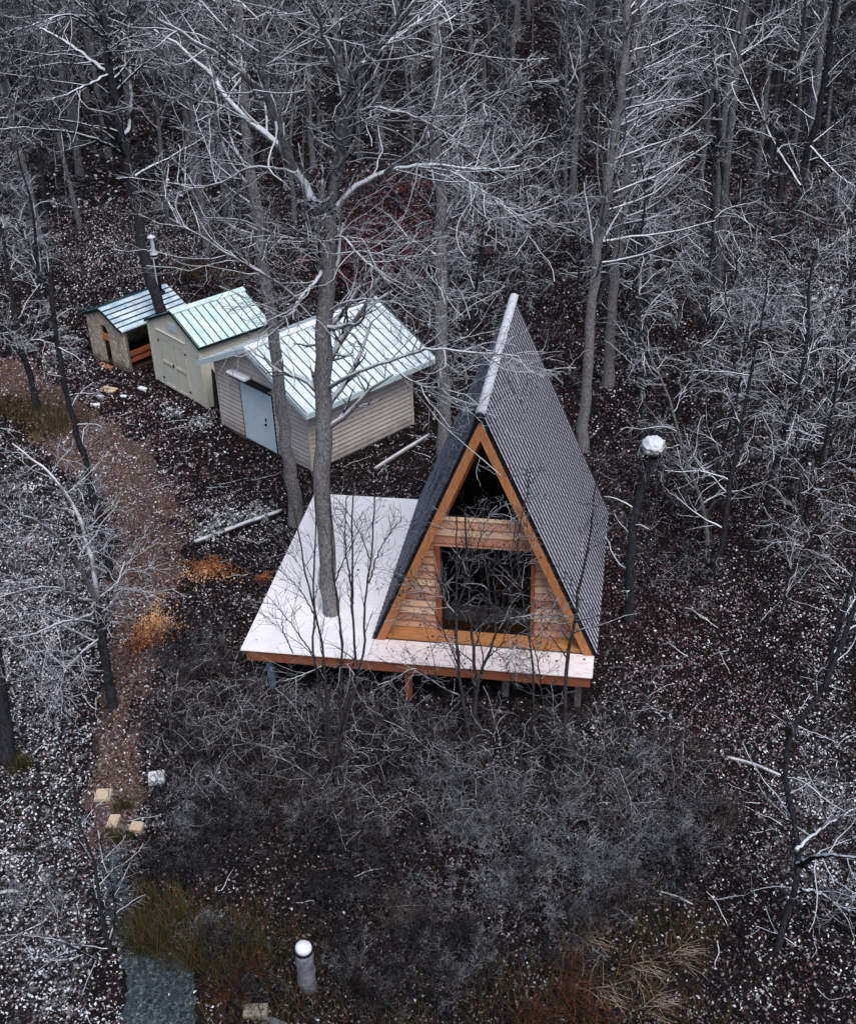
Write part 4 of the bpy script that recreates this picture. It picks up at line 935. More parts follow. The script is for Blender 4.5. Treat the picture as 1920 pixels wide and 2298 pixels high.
for bp_, pts, r0, sd_n, lab in ((dpx(1158, 1545), [(1158, 1440), (1162, 1370), (1175, 1290), (1188, 1200), (1210, 1090), (1220, 1000), (1225, 930)], .055, 43, 'slender sapling crossing the right end of the front deck'),
                              (dpx(1094, 1530), [(1094, 1420), (1090, 1340), (1080, 1280), (1068, 1210), (1060, 1120), (1075, 1040), (1090, 960)], .035, 44, 'thin sapling whose tip crosses the lit roof edge right of the gable'),
                              (dpx(1120, 1510), [(1112, 1430), (1100, 1350), (1085, 1300)], .03, 45, 'short sapling under the deck edge beneath the right door post')):
    b1 = ground(*bp_); tp = [b1] + path_px(dpx, pts, b1, (0, .3))
    traced_tree('thin_sapling', b1, [(tp, r0, .010, .3)], lab, 'sapling', seed=sd_n, bark_='sapling', twig='sapling', spec=[S(16, 45, (.7, 1.6), 5, .13, .03, .5, .006, .1), S(5, 45, (.3, .6), 4, .18, .0, .6, .005, .1), S(2, 45, (.12, .25), 3, .2, 0, .7, .0045, .2)], sides=(4, 3, 3), crown_from=1, n=24, flare=1.1)

# ------------------------------------------------------------------ the wood: a few kinds of tree, copied
def forest_tree(seed, height, r, first, limbs, reach, bk, tw, up=.06, ang=55, lean=.02, thin=.014, double=False):
    rng = np.random.default_rng(seed); tk, cr = Tubes(), Tubes(); n = 22
    def stem(h, r0, st, d):
        P = grow(rng, np.array([st]), np.array([d]), np.array([h]), n - 1, .022, .01)[0]; R_ = np.linspace(r0, r0 * .18, n); R_ *= 1 + rng.normal(0, .03, n); return P, R_
    P, R_ = stem(height, r, (0, 0, -.2), (rng.normal(0, lean), rng.normal(0, lean), 1)); R_[0] *= 1.4; tk.add(P, R_, 9)
    stems = [(P, R_)]
    if double:
        k = int(n * rng.uniform(.2, .45)); P2, R2 = stem(height * .6, R_[k] * .8, P[k], (rng.normal(0, .22), rng.normal(0, .22), 1)); cr.add(P2, R2, 7); stems.append((P2, R2))
    for P, R_ in stems:
        k = int(first * (n - 1)); q = smooth_path(P[k:], n); rr = np.interp(np.linspace(k, n - 1, n), np.arange(n), R_)
        p, rd = sprout(rng, q[None], rr[None], limbs // len(stems), 0, 1, ang, (reach * .6, reach), .42, 7, .12, up, thin, flat=.4)
        cr.add(p, rd, 4)
        ramify(rng, cr, p, rd, [S(10, 45, (reach * .2, reach * .55), 5, .17, .04, .55, thin * .72, .1), S(4, 45, (.3, .8), 3, .2, .02, .7, thin * .55, .1)], (3, 3), 1)
    root = empty('bare_tree', (0, 0, 0))
    link('trunk', tk.mesh('bare_tree_trunk', bk), root); link('crown', cr.mesh('bare_tree_crown', TW[tw]), root)
    return root
KINDS = [forest_tree(101, 15.5, .17, .38, 30, 3.2, 'bark_wood', 'twig_wood'), forest_tree(102, 17, .20, .42, 32, 3.6, 'bark_wood', 'twig_wood', double=True),
         forest_tree(103, 13.5, .12, .30, 30, 2.4, 'bark_wood', 'twig_wood', up=.09, ang=45), forest_tree(104, 16, .15, .5, 24, 2.8, 'bark_dark', 'twig_wood'),
         forest_tree(105, 14, .13, .35, 34, 3.0, 'bark_dark', 'twig_dark', up=.02), forest_tree(106, 12, .09, .25, 28, 2.0, 'bark_wood', 'twig_wood', ang=40, up=.08),
         forest_tree(107, 17, .19, .45, 28, 3.8, 'bark_wood', 'twig_wood', up=.0, ang=65, double=True), forest_tree(108, 10, .07, .2, 26, 1.7, 'bark_dark', 'twig_wood', ang=45)]
rng = np.random.default_rng(77); placed = []; used = set(); count = 0
GROUP = 'bare trees of the wood'
def keep_clear(dx, dy, r):
    """screen places (1755-wide) where no copy may stand so that the cabin, sheds and path stay in view"""
    if dy > 1500: return True
    if dx < 1300 and dy > 560: return True
    if dx < 1420 and dy > 1000: return True
    if 640 < dx < 900 and 380 < dy < 640: return r > .35
    return False
tries = 0
while count < 285 and tries < 12000:
    tries += 1
    r = 30 + (128 - 30) * math.sqrt(rng.random()) ; az = math.atan2(FWD[0], FWD[1]) + rng.uniform(-.40, .40)
    x, y = CAM[0] + r * sin(az), CAM[1] + r * cos(az); u, v = proj((x, y, -1.2)); dx, dy = u / K, v / K
    if keep_clear(dx, dy, rng.random()): continue
    mind = 1.9 if r < 70 else 2.3
    if any((x - a) ** 2 + (y - b_) ** 2 < mind ** 2 for a, b_ in placed): continue
    placed.append((x, y)); count += 1
    k = int(rng.choice(8, p=[.16, .13, .16, .13, .1, .12, .1, .1])); sc = rng.uniform(.85, 1.15)
    lab = 'bare frosted tree, one of the many crowding the wood behind the buildings'
    if k not in used: o = KINDS[k]; o.location = (x, y, float(gz(x, y))); o.rotation_euler = (0, 0, rng.uniform(0, 6.28)); used.add(k)
    else: o = copy_tree(KINDS[k], (x, y, float(gz(x, y))), rng.uniform(0, 6.28), (sc, sc, sc * rng.uniform(.95, 1.1)))
    tag(o, lab, 'tree', GROUP)

def inside(poly, x, y):
    c = False; n = len(poly)
    for i in range(n):
        (x1, y1), (x2, y2) = poly[i], poly[(i + 1) % n]
        if (y1 > y) != (y2 > y) and x < (x2 - x1) * (y - y1) / (y2 - y1) + x1: c = not c
    return c
# understorey: small arching trees
def small_tree(seed, h, r, limbs, reach, bk, tw):
    rng = np.random.default_rng(seed); tk, cr = Tubes(), Tubes(); n = 18
    P = grow(rng, np.array([[0, 0, -.15]]), np.array([[rng.normal(0, .12), rng.normal(0, .12), 1]]), np.array([h]), n - 1, .07, .0)[0]; R_ = np.linspace(r, r * .2, n); tk.add(P, R_, 7)
    q = smooth_path(P[3:], n); rr = np.interp(np.linspace(3, n - 1, n), np.arange(n), R_)
    p, rd = sprout(rng, q[None], rr[None], limbs, 0, 1, 58, (reach * .5, reach), .5, 8, .20, -.02, .0085, flat=.5); cr.add(p, rd, 4)
    ramify(rng, cr, p, rd, [S(7, 48, (reach * .2, reach * .5), 5, .2, -.01, .6, .0075, .1), S(4, 48, (.15, .45), 3, .22, 0, .7, .006, .1)], (3, 3), 1)
    root = empty('bare_sapling'); link('trunk', tk.mesh('bare_sapling_trunk', bk), root); link('crown', cr.mesh('bare_sapling_crown', TW[tw]), root); return root
SK = [small_tree(201, 5.5, .06, 13, 2.0, 'bark_dark', 'twig_dark'), small_tree(202, 7.0, .08, 15, 2.3, 'bark_wood', 'twig_wood'), small_tree(203, 4.0, .045, 11, 1.7, 'bark_dark', 'twig_wood'), small_tree(204, 8.5, .085, 16, 2.2, 'bark_dark', 'twig_dark')]
rng = np.random.default_rng(88); su = set(); sp2 = []; tries = 0
REGR = [(1290, 620), (1330, 560), (1760, 700), (1760, 1330), (1640, 1500), (1500, 1480), (1440, 1300), (1330, 1180), (1290, 1000)]
REGL = [(-20, 560), (150, 540), (150, 720), (-20, 740)]
REGM = [(700, 600), (900, 520), (1300, 500), (1280, 700), (1100, 640), (950, 800), (900, 700)]
for reg, num, dm in ((REGR, 32, 1.4), (REGL, 9, 1.4), (REGM, 18, 1.4)):
    g_ = np.array([ground(*dpx(*p))[:2] for p in reg]); lo, hi = g_.min(0), g_.max(0); c_ = 0; tries = 0
    while c_ < num and tries < 3000:
        tries += 1; x, y = lo + (hi - lo) * rng.random(2); u, v = proj((x, y, -1.2))
        if not inside(reg, u / K, v / K) or any((x - a) ** 2 + (y - b_) ** 2 < dm ** 2 for a, b_ in sp2): continue
        if x < 4.2 and y < 9: continue
        if 640 < u / K < 920 and 380 < v / K < 720: continue
        sp2.append((x, y)); c_ += 1; k = int(rng.integers(4)); loc = (x, y, float(gz(x, y)))
        if k not in su: o = SK[k]; o.location = loc; su.add(k)
        else: o = copy_tree(SK[k], loc, rng.uniform(0, 6.28), rng.uniform(.75, 1.2))
        tag(o, 'small bare snow-dusted sapling, one of the many standing under the taller trees', 'sapling', 'bare saplings under the trees')

# ------------------------------------------------------------------ thickets (nobody could count these)
def bush(seed, h, stems, m_per=6, spread=.5, r=.010, fine=.0055, lean=.45, orders=2):
    rng = np.random.default_rng(seed); tb = Tubes()
    st = np.c_[rng.normal(0, spread * .45, (stems, 2)), np.full(stems, -.05)]
    di = np.c_[rng.normal(0, lean, (stems, 2)), np.ones(stems)]
    p = grow(rng, st, di, h * (.55 + .5 * rng.random(stems)), 6, .16, .0); rd = np.linspace(r, r * .45, 7)[None].repeat(stems, 0); tb.add(p, rd, 3)
    p, rd = sprout(rng, p, rd, m_per, .2, 1, 50, (h * .2, h * .5), .7, 4, .22, .0, fine); tb.add(p, rd, 3)
    if orders > 1:
        p, rd = sprout(rng, p, rd, 4, .15, 1, 50, (h * .08, h * .22), .8, 3, .25, .0, fine * .85); tb.add(p, rd, 3)
    return tb.arrays()
def scatter(name, kinds, spots, m, label, cat, seed, smin=.7, smax=1.25, sel=None):
    rng = np.random.default_rng(seed); V, Q, MI, n = [], [], [], 0; ms = m if isinstance(m, list) else [m]
    for (x, y) in spots:
        v, q = kinds[rng.integers(len(kinds))]; a = rng.uniform(0, 6.28); s_ = rng.uniform(smin, smax)
        R_ = np.array([[cos(a), -sin(a), 0], [sin(a), cos(a), 0], [0, 0, 1]]) * s_
        V.append(v @ R_.T + np.array([x, y, float(gz(x, y))])); Q.append(q + n); n += len(v); MI.append(np.full(len(q), sel(x, y, rng) if sel else 0))
    return tag(link(name, np_mesh(name, np.concatenate(V), np.concatenate(Q), ms, np.concatenate(MI))), label, cat, kind='stuff')
def under_building(x, y, pad=.2):
    if -5.53 - pad < x < 2.6 + pad and -.6 < y < 6.3 + pad: return True
    for o, w_, d_ in ((tan, W_, D_), (crm, W2, D2), (hut, W3, D3)):
        a = o.rotation_euler.z; ex, ey = x - o.location.x, y - o.location.y; lx, ly = ex * cos(a) + ey * sin(a), -ex * sin(a) + ey * cos(a)
        if -pad < lx < w_ + pad and -pad < ly < d_ + pad: return True
    return False
def spots_in(poly, n, seed, dmin=.25):
    """points of the ground seen inside a screen outline (1755-wide), spread evenly over the ground"""
    rng = np.random.default_rng(seed); g = np.array([ground(*dpx(*p))[:2] for p in poly]); lo, hi = g.min(0), g.max(0); out = []; t_ = 0
    while len(out) < n and t_ < n * 60:
        t_ += 1; x, y = lo + (hi - lo) * rng.random(2)
        if not inside([tuple(q) for q in g], x, y) or under_building(x, y): continue
        if any((x - a) ** 2 + (y - b_) ** 2 < dmin ** 2 for a, b_ in out[-400:]): continue
        out.append((x, y))
    return out
BK = [bush(300 + i, h, s_, 7, sp, .009, .0048) for i, (h, s_, sp) in enumerate(((1.1, 12, .6), (.9, 14, .7), (1.4, 9, .5), (.8, 16, .8)))]
front = [(300, 1330), (480, 1300), (520, 1400), (700, 1470), (1000, 1490), (1250, 1450), (1450, 1560), (1480, 1750), (1330, 1900), (1050, 2030), (900, 2150), (520, 2150), (430, 1950), (300, 1780), (330, 1600), (290, 1450)]
def clear_front(pts):
    out = []
    for x, y in pts:
        u, v = proj((x, y, -1.0)); dx, dy = u / K, v / K; r = random.random()
        if 560 < dx < 700 and dy > 1880: continue
        if dy < 1600 and r < .45: continue
        if dy > 1600 and math.sin(x * 1.7 + 1) * math.sin(y * 1.9) > .35 and r < .7: continue
        if 230 < dx < 340 and 1580 < dy < 1740: continue
        out.append((x, y))
    return out
def frost(x, y, rng):
    u, v = proj((x, y, -.9)); dx, dy = u / K, v / K; r = rng.random()
    f = math.exp(-((dx - 1150) / 200) ** 2 - ((dy - 1780) / 190) ** 2) + .4 * math.exp(-((dx - 950) / 160) ** 2 - ((dy - 1650) / 90) ** 2)
    if r < .55 * f + .14: return 1
    return 2 if rng.random() < (.45 if dy < 1680 else .16) else 0
scatter('thicket', BK, clear_front(spots_in(front, 330, 5, .2)), ['thicket', 'thicket_frost', 'thicket_brown'], 'grey leafless thicket filling the ground in front of the deck', 'thicket', 6, .5, 1.1, frost)
BF = [bush(320 + i, h, s_, 5, sp, .012, .008, .3) for i, (h, s_, sp) in enumerate(((2.2, 7, .5), (1.6, 9, .7), (2.8, 5, .4)))]
back = [(-40, 620), (300, 560), (560, 560), (860, 640), (1100, 700), (1240, 1000), (1290, 1200), (1330, 1450), (1500, 1300), (1800, 1250), (1800, 300), (1300, 180), (600, 180), (-40, 240)]
scatter('woodland_brush', BF, spots_in(back, 210, 8, .6), 'twig_wood', 'thin bare brush growing between the trunks of the wood', 'brush', 9, .6, 1.2)
left = [(-60, 830), (120, 880), (260, 1080), (240, 1350), (170, 1650), (180, 2000), (-60, 2150)]
scatter('woodland_brush', BF[:2], spots_in(left, 9, 18, .8), 'twig_hero', 'sparse bare brush over the snow-flecked ground left of the path', 'brush', 19, .35, .8)

# upright bare shrubs between the thicket and the deck
def shrub(seed, h, stems, spread):
    rng = np.random.default_rng(seed); root = empty('bare_shrub'); a, b_ = Tubes(), Tubes()
    st = np.c_[rng.normal(0, spread * .3, (stems, 2)), np.full(stems, -.08)]; di = np.c_[rng.normal(0, .28, (stems, 2)), np.ones(stems)]
    p = grow(rng, st, di, h * (.55 + .5 * rng.random(stems)), 8, .15, .0); rd = np.linspace(.016, .006, 9)[None].repeat(stems, 0); a.add(p, rd, 5)
    p, rd = sprout(rng, p, rd, 4, .25, 1, 52, (h * .2, h * .55), .6, 7, .26, -.03, .0065); b_.add(p, rd, 3, 0); ramify(rng, b_, p, rd, [S(5, 48, (.12, .4), 4, .28, -.02, .7, .0048, .15)], (3,), 0)
    link('stems', a.mesh('bare_shrub_stems', 'sapling'), root); link('crown', b_.mesh('bare_shrub_crown', TW['sapling']), root); return root
SH = [shrub(401, 2.2, 7, .6), shrub(402, 1.7, 9, .8), shrub(403, 2.7, 5, .5)]
rng = np.random.default_rng(404)
for i, (x, y) in enumerate(spots_in([(330, 1420), (560, 1440), (760, 1490), (1000, 1530), (1290, 1500), (1420, 1600), (1400, 1740), (1150, 1700), (800, 1700), (450, 1700), (330, 1580)], 34, 405, .75)):
    k = i % 3; loc = (x, y, float(gz(x, y)))
    if i < 3: o = SH[k]; o.location = loc
    else: o = copy_tree(SH[k], loc, rng.uniform(0, 6.28), rng.uniform(.65, 1.1))
    tag(o, 'upright bare shrub, one of the many between the deck front and the low thicket', 'shrub', 'bare shrubs before the deck')

# ------------------------------------------------------------------ fallen leaves and snow on them
rng = np.random.default_rng(55)
def vnoise(x, y, f, seed):
    g = np.random.default_rng(seed).random((64, 64)); x = x * f + 400; y = y * f + 400
    i, j = np.floor(x).astype(int), np.floor(y).astype(int); u, v = x - i, y - j; u, v = u * u * (3 - 2 * u), v * v * (3 - 2 * v)
    a, b_, c, d = g[i % 64, j % 64], g[(i + 1) % 64, j % 64], g[i % 64, (j + 1) % 64], g[(i + 1) % 64, (j + 1) % 64]
    return (a * (1 - u) + b_ * u) * (1 - v) + (c * (1 - u) + d * u) * v
def zone(dx, dy, cx, cy, rx_, ry_): return np.exp(-(((dx - cx) / rx_) ** 2 + ((dy - cy) / ry_) ** 2))
def snowzone(dx, dy): return zone(dx, dy, 60, 1250, 220, 420) + zone(dx, dy, 80, 1950, 190, 330) + .7 * zone(dx, dy, 1680, 1500, 160, 330) + .7 * zone(dx, dy, 1640, 1750, 120, 160) + .6 * zone(dx, dy, 1660, 610, 110, 90) + .6 * zone(dx, dy, 1250, 1560, 140, 120) + .6 * zone(dx, dy, 480, 1080, 110, 50) + .5 * zone(dx, dy, 230, 500, 150, 120) + .5 * zone(dx, dy, 260, 950, 90, 80)
gme = bpy.data.objects['ground'].data; gat = gme.attributes.new('snow', 'FLOAT', 'POINT'); gu, gw = proj(gv); gat.data.foreach_set('value', np.clip(snowzone(gu / K, gw / K) + .25, 0, 1.1).astype(np.float32))
def litter(name, r0, r1, dens, size, seed, label, tilt):
    rng = np.random.default_rng(seed); az0 = math.atan2(FWD[0], FWD[1]); da = .66 if r0 < 20 else .42
    n = int(dens * da * (r1 ** 2 - r0 ** 2)); r = np.sqrt(r0 ** 2 + (r1 ** 2 - r0 ** 2) * rng.random(n)); az = az0 + rng.uniform(-da, da, n)
    x, y = CAM[0] + r * np.sin(az), CAM[1] + r * np.cos(az); p = np.stack([x, y, gz(x, y)], 1); u, v = proj(p); dx, dy = u / K, v / K
    ok = (dx > -150) & (dx < 1900) & (dy < 2300)
    ok &= ~((x > -5.4) & (x < 2.5) & (y > -.5) & (y < 6.2))
    for o, w_, d_ in ((tan, W_, D_), (crm, W2, D2), (hut, W3, D3)):
        a = o.rotation_euler.z; ex, ey = x - o.location.x, y - o.location.y; lx, ly = ex * cos(a) + ey * sin(a), -ex * sin(a) + ey * cos(a)
        ok &= ~((lx > -.05) & (lx < w_ + .05) & (ly > -.05) & (ly < d_ + .05))
    pd = np.full(n, 9.0)
    for q in smooth_path([(a[0], a[1], 0) for a in PATH], 60): pd = np.minimum(pd, np.hypot(x - q[0], y - q[1]))
    onpath = pd + .55 * (vnoise(x, y, 1.3, 9) - .5) + rng.normal(0, .14, n) < np.interp(y, [-4, 0, 5, 9], [.4, .75, 1.1, 1.4])
    yard = (zone(dx, dy, 330, 900, 120, 110) + zone(dx, dy, 170, 800, 130, 40)) > rng.random(n) * 1.1
    patch = vnoise(x, y, .45, 1); fine = np.clip((.55 * vnoise(x, y, 2.1, 2) + .45 * vnoise(x, y, 5.3, 3) - .30) * 2.4, 0, 1.4)
    white = .012 + .12 * patch * fine + .46 * (zone(dx, dy, 60, 1250, 220, 420) + zone(dx, dy, 80, 1950, 190, 330)) * (.35 + .65 * fine) + .24 * (zone(dx, dy, 1680, 1500, 160, 330) + zone(dx, dy, 1640, 1750, 120, 160)) * fine \
        + .35 * zone(dx, dy, 1660, 610, 110, 90) + .25 * zone(dx, dy, 1250, 1560, 140, 120) + .3 * zone(dx, dy, 480, 1080, 110, 50) + .35 * zone(dx, dy, 400, 860, 70, 50) + .2 * zone(dx, dy, 230, 500, 150, 120)
    white = np.where(onpath | yard, .05 + .16 * zone(dx, dy, 260, 950, 110, 90) + .06 * fine, white)
    white = np.where((dx > 250) & (dx < 1250) & (dy > 1700), white * .3, white)
    red = .06 + .40 * (zone(dx, dy, 800, 480, 140, 160) + zone(dx, dy, 1350, 400, 180, 130) + zone(dx, dy, 1700, 500, 100, 70) + zone(dx, dy, 1300, 1220, 130, 200) + zone(dx, dy, 1150, 780, 90, 160) + zone(dx, dy, 250, 900, 120, 60)) + .10 * patch * (1 - .7 * zone(dx, dy, 1650, 1700, 300, 450))
    red = np.where(yard, .42, np.where(onpath, .30, red))
    pink = .085 + .30 * zone(dx, dy, 265, 950, 110, 90) + .30 * zone(dx, dy, 60, 770, 130, 45) + .22 * zone(dx, dy, 1500, 1500, 160, 250) + .20 * zone(dx, dy, 240, 480, 130, 130) + .14 * zone(dx, dy, 1500, 420, 150, 130) + np.where(onpath, .20, 0) + .06 * patch
    grey = .07 + .16 * fine * patch + .22 * zone(dx, dy, 250, 940, 90, 80) + .12 * zone(dx, dy, 60, 775, 120, 40)
    gold = .0 + .02 * onpath
    pr = np.stack([white, grey, red, pink, gold], 1); sm = pr.sum(1, keepdims=True); pr = pr / np.maximum(sm, 1.0) * 1.0
    cs_ = np.cumsum(pr, 1); t_ = rng.random((n, 1)); k = (t_ > cs_).sum(1)                         # 5 = what is left over
    brown = rng.random(n) < np.where(white > .3, .10, .26)
    mi = np.where(k == 0, 0, np.where(k == 1, 1, np.where(k == 2, 2, np.where(k == 3, 3, np.where(k == 4, 4, np.where(brown, 5, 6))))))
    ok &= ~((dx > 250) & (dx < 420) & (dy > 1965) & (rng.random(n) < .93))
    sz = size * np.where(mi == 6, 1.3, 1.0)
    p = p[ok]; p[:, 2] += .02 + .03 * rng.random(len(p)); v_, q_ = leaf_quads(rng, p, sz[ok], tilt)
    me = np_mesh(name, v_, q_, ['leaf_white', 'leaf_grey', 'leaf_red', 'leaf_pink', 'leaf_gold', 'leaf_brown', 'leaf_dark'], mi[ok], smooth=False)
    tag(link(name, me), label, 'leaves', kind='stuff')
litter('leaf_litter', 5, 34, 480, .060, 61, 'fallen leaves flecked with snow round the cabin and the path', .6)
litter('leaf_litter', 34, 62, 190, .085, 62, 'fallen red-brown leaves with snow flecks round the sheds and just behind', .75)
litter('leaf_litter', 62, 135, 30, .18, 63, 'frosted leaves on the floor of the far wood', .6)

# bright heaps of leaves beside the path
def heap(cpx, rad, hgt, n, mats, probs, label, seed, size=.055):
    rng = np.random.default_rng(seed); c = ground(*dpx(*cpx)); a = rng.uniform(0, 6.28, n); r = np.abs(rng.normal(0, .52, n)) * (1 + .28 * np.sin(3 * a + seed) + .15 * np.sin(7 * a))
    x = np.cos(a) * r * rad[0]; y = np.sin(a) * r * rad[1]; z = hgt * np.exp(-r ** 2 * 1.6) + .03 * rng.random(n) + .06 + gz(c[0] + x, c[1] + y) - c[2]
    v, q = leaf_quads(rng, np.stack([x, y, z], 1), size, .6); key = np.clip((y / rad[1] + 1) / 2 + rng.normal(0, .22, n), 0, .999); mi = np.searchsorted(np.cumsum(probs), key)
    bmx = np_mesh('leaf_pile', v, q, mats, np.minimum(mi, len(mats) - 1), smooth=False); o = link('leaf_pile', bmx); o.location = tuple(c); return tag(o, label, 'leaf pile')
heap((308, 1305), (.60, 1.1), .10, 5200, ['leaf_red', 'leaf_rust', 'leaf_orange', 'leaf_gold'], [.12, .28, .22, .38], 'glowing orange and gold leaf pile beside the path bend', 1)
heap((428, 1172), (.80, .70), .07, 2600, ['leaf_gold', 'leaf_rust', 'leaf_orange', 'leaf_brown'], [.28, .30, .27, .15], 'wide rusty orange leaf pile left of the deck, farther up the path', 2)
heap((540, 1190), (.32, .42), .07, 800, ['leaf_red', 'leaf_rust', 'leaf_orange'], [.35, .3, .35], 'small red-orange leaf pile against the deck side', 3)

# ------------------------------------------------------------------ snowy low bushes, red shrubs
def leafy(name, seed, h, stems, spread, leaves, lm, size, wm='thicket'):
    rng = np.random.default_rng(seed); root = empty(name); tb = Tubes()
    st = np.c_[rng.normal(0, spread * .4, (stems, 2)), np.full(stems, -.05)]; di = np.c_[rng.normal(0, .6, (stems, 2)), np.ones(stems)]
    p = grow(rng, st, di, h * (.6 + .5 * rng.random(stems)), 6, .15, -.02); rd = np.linspace(.012, .005, 7)[None].repeat(stems, 0); tb.add(p, rd, 3)
    p2, r2 = sprout(rng, p, rd, 6, .2, 1, 55, (h * .2, h * .5), .7, 4, .2, 0, .005); tb.add(p2, r2, 3)
    link('stems', tb.mesh(name + '_stems', wm), root)
    ix = rng.integers(0, len(p2), leaves); k = rng.integers(1, 5, leaves); q = p2[ix, k] + rng.normal(0, .03, (leaves, 3)); v, f = leaf_quads(rng, q, size, .6)
    link('foliage', np_mesh(name + '_foliage', v, f, lm, rng.integers(0, len(lm), leaves), smooth=False), root); return root
def place_all(proto, spots, labels, cat, group, seed):
    rng = np.random.default_rng(seed)
    for i, (px, py) in enumerate(spots):
        g = ground(*dpx(px, py)); s_ = rng.uniform(.8, 1.2)
        if i == 0: o = proto; o.location = tuple(g); o.scale = (s_,) * 3
        else: o = copy_tree(proto, g, rng.uniform(0, 6.28), s_)
        tag(o, labels[i] if isinstance(labels, (list, tuple)) else labels, cat, group)
place_all(leafy('snowy_bush', 71, .55, 14, .7, 620, ['leaf_white', 'leaf_white', 'leaf_grey', 'leaf_green'], .075), [(355, 855), (415, 880), (470, 1075), (425, 1100), (530, 1062)],
          ['low snow-covered bush below the cream shed doors', 'low snow-covered bush at the left corner of the vinyl shed', 'snow-covered bush in the middle of the strip left of the deck', 'leftmost snow-covered bush above the wide orange leaf pile', 'snow-covered bush nearest the left rear corner of the deck'], 'bush', 'snow-covered low bushes', 3)
place_all(leafy('snowy_bush', 72, 1.0, 18, 1.1, 1100, ['leaf_white', 'leaf_white', 'leaf_grey', 'leaf_dark'], .12), [(1650, 640), (1700, 690), (1590, 650)], 'wide bush whitened by snow in the wood at the right edge', 'bush', 'white bushes at the right edge', 4)
place_all(leafy('red_shrub', 73, 2.6, 18, 1.6, 1500, ['leaf_crimson', 'leaf_crimson', 'leaf_red', 'leaf_dark', 'leaf_brown', 'leaf_pink'], .14), [(725, 605), (790, 592), (850, 580), (760, 530), (835, 500), (880, 545), (700, 560), (800, 455)], 'dark red leafy shrub behind the vinyl shed roof', 'shrub', 'red shrubs behind the vinyl shed', 5)
place_all(leafy('rusty_shrub', 74, 1.5, 14, .9, 500, ['leaf_brown', 'leaf_red', 'grass_moss'], .11), [(385, 590), (420, 570), (450, 600)], ['brownish shrub rising behind the ridge of the cream shed', 'reddish-brown shrub in the middle of three behind the cream shed', 'rightmost brown shrub of three behind the cream shed'], 'shrub', 'brown shrubs behind the cream shed', 6)

# ------------------------------------------------------------------ grass
def blades(seed, n, h, spread, width, droop, wind=(0, 0)):
    rng = np.random.default_rng(seed); st = np.c_[rng.normal(0, spread, (n, 2)), np.full(n, -.03)]
    di = np.c_[rng.normal(0, .35, (n, 2)) + np.array(wind), np.ones(n)]; p = grow(rng, st, di, h * (.5 + .7 * rng.random(n)), 5, .10, -droop)
    sd_ = unit(np.cross(p[:, -1] - p[:, 0] + 1e-3, [0, 0, 1.])); wd = width * np.array([1, 1, .9, .7, .45, .12])
    L = p - sd_[:, None, :] * wd[None, :, None] / 2; R_ = p + sd_[:, None, :] * wd[None, :, None] / 2
    v = np.stack([L, R_], 2).reshape(n, 12, 3).reshape(-1, 3); b0 = (np.arange(n) * 12)[:, None] + np.arange(5)[None] * 2
    q = np.stack([b0, b0 + 1, b0 + 3, b0 + 2], -1).reshape(-1, 4); return v, q
def tussock(name, seed, n, h, spread, droop, mats, wind=(0, 0), w_=.012):
    rng = np.random.default_rng(seed); v, q = blades(seed, n, h, spread, w_, droop, wind)
    mi = np.repeat(rng.integers(0, len(mats), n), 5); return link(name, np_mesh(name, v, q, mats, mi))
def put(proto, spots, label, group, seed, cat='grass tuft'):
    rng = np.random.default_rng(seed)
    for i, sp in enumerate(spots):
        g = ground(*dpx(*sp)); o = proto if i == 0 else proto.copy()
        if i: COL.objects.link(o)
        o.location = tuple(g); o.rotation_euler = (0, 0, 0 if i == 0 else rng.uniform(-.6, .6)); s_ = rng.uniform(.8, 1.2); o.scale = (s_,) * 3
        tag(o, label[i] if isinstance(label, (list, tuple)) else label, cat, group)
put(tussock('grass_tussock', 81, 120, .75, .16, .17, ['grass_blond', 'grass_pale', 'grass_rust', 'leaf_dark', 'leaf_dark', 'grass_rust'], (.65, -.45)), [(1300, 1990), (1385, 1965), (1330, 2065), (1215, 2040), (1190, 1925)],
    'drooping blond dry grass tussock among others at the lower right', 'blond grass tussocks', 1)
put(tussock('grass_tussock', 82, 240, .7, .14, .16, ['grass_rust', 'leaf_rust', 'leaf_dark', 'leaf_brown'], (.25, -.2)), [(1150, 2050), (1200, 2085), (1090, 2090), (1160, 1985), (470, 2040), (500, 1990)],
    'rusty brown grass tussock low in the foreground', 'rusty grass tussocks', 2)
put(tussock('grass_tussock', 83, 260, .65, .20, .10, ['grass_green', 'leaf_green', 'grass_moss', 'grass_rust'], (0, -.1)), [(300, 1860), (360, 1890), (430, 1910), (330, 1940), (400, 1960), (470, 1930), (520, 1950), (280, 1930), (450, 1990)],
    'dull green grass tussock beside the gravel path', 'green grass tussocks', 3)
put(tussock('grass_tussock', 84, 420, .5, .40, .14, ['grass_moss', 'grass_rust', 'grass_moss', 'leaf_green']), [(105, 880), (70, 850), (20, 835), (130, 860)],
    ['mossy brown mound of grass beside the path, right of the left-edge tree', 'mossy brown grass at the foot of the left-edge tree', 'mossy grass clump at the left border of the picture', 'mossy grass clump nearest the path above the forked tree'], 'mossy clumps by the path', 4)
put(tussock('grass_tussock', 85, 260, .3, .12, .12, ['leaf_green', 'grass_moss', 'leaf_dark']), [(45, 1575), (245, 1725), (255, 1655)],
    ['dark mossy cushion under the thick trunk at the left edge', 'small mossy clump below the pale wood offcuts', 'small mossy clump between the pale wood offcuts'], 'mossy cushions', 5)
rng = np.random.default_rng(90); GV, GQ, GM, gn = [], [], [], 0
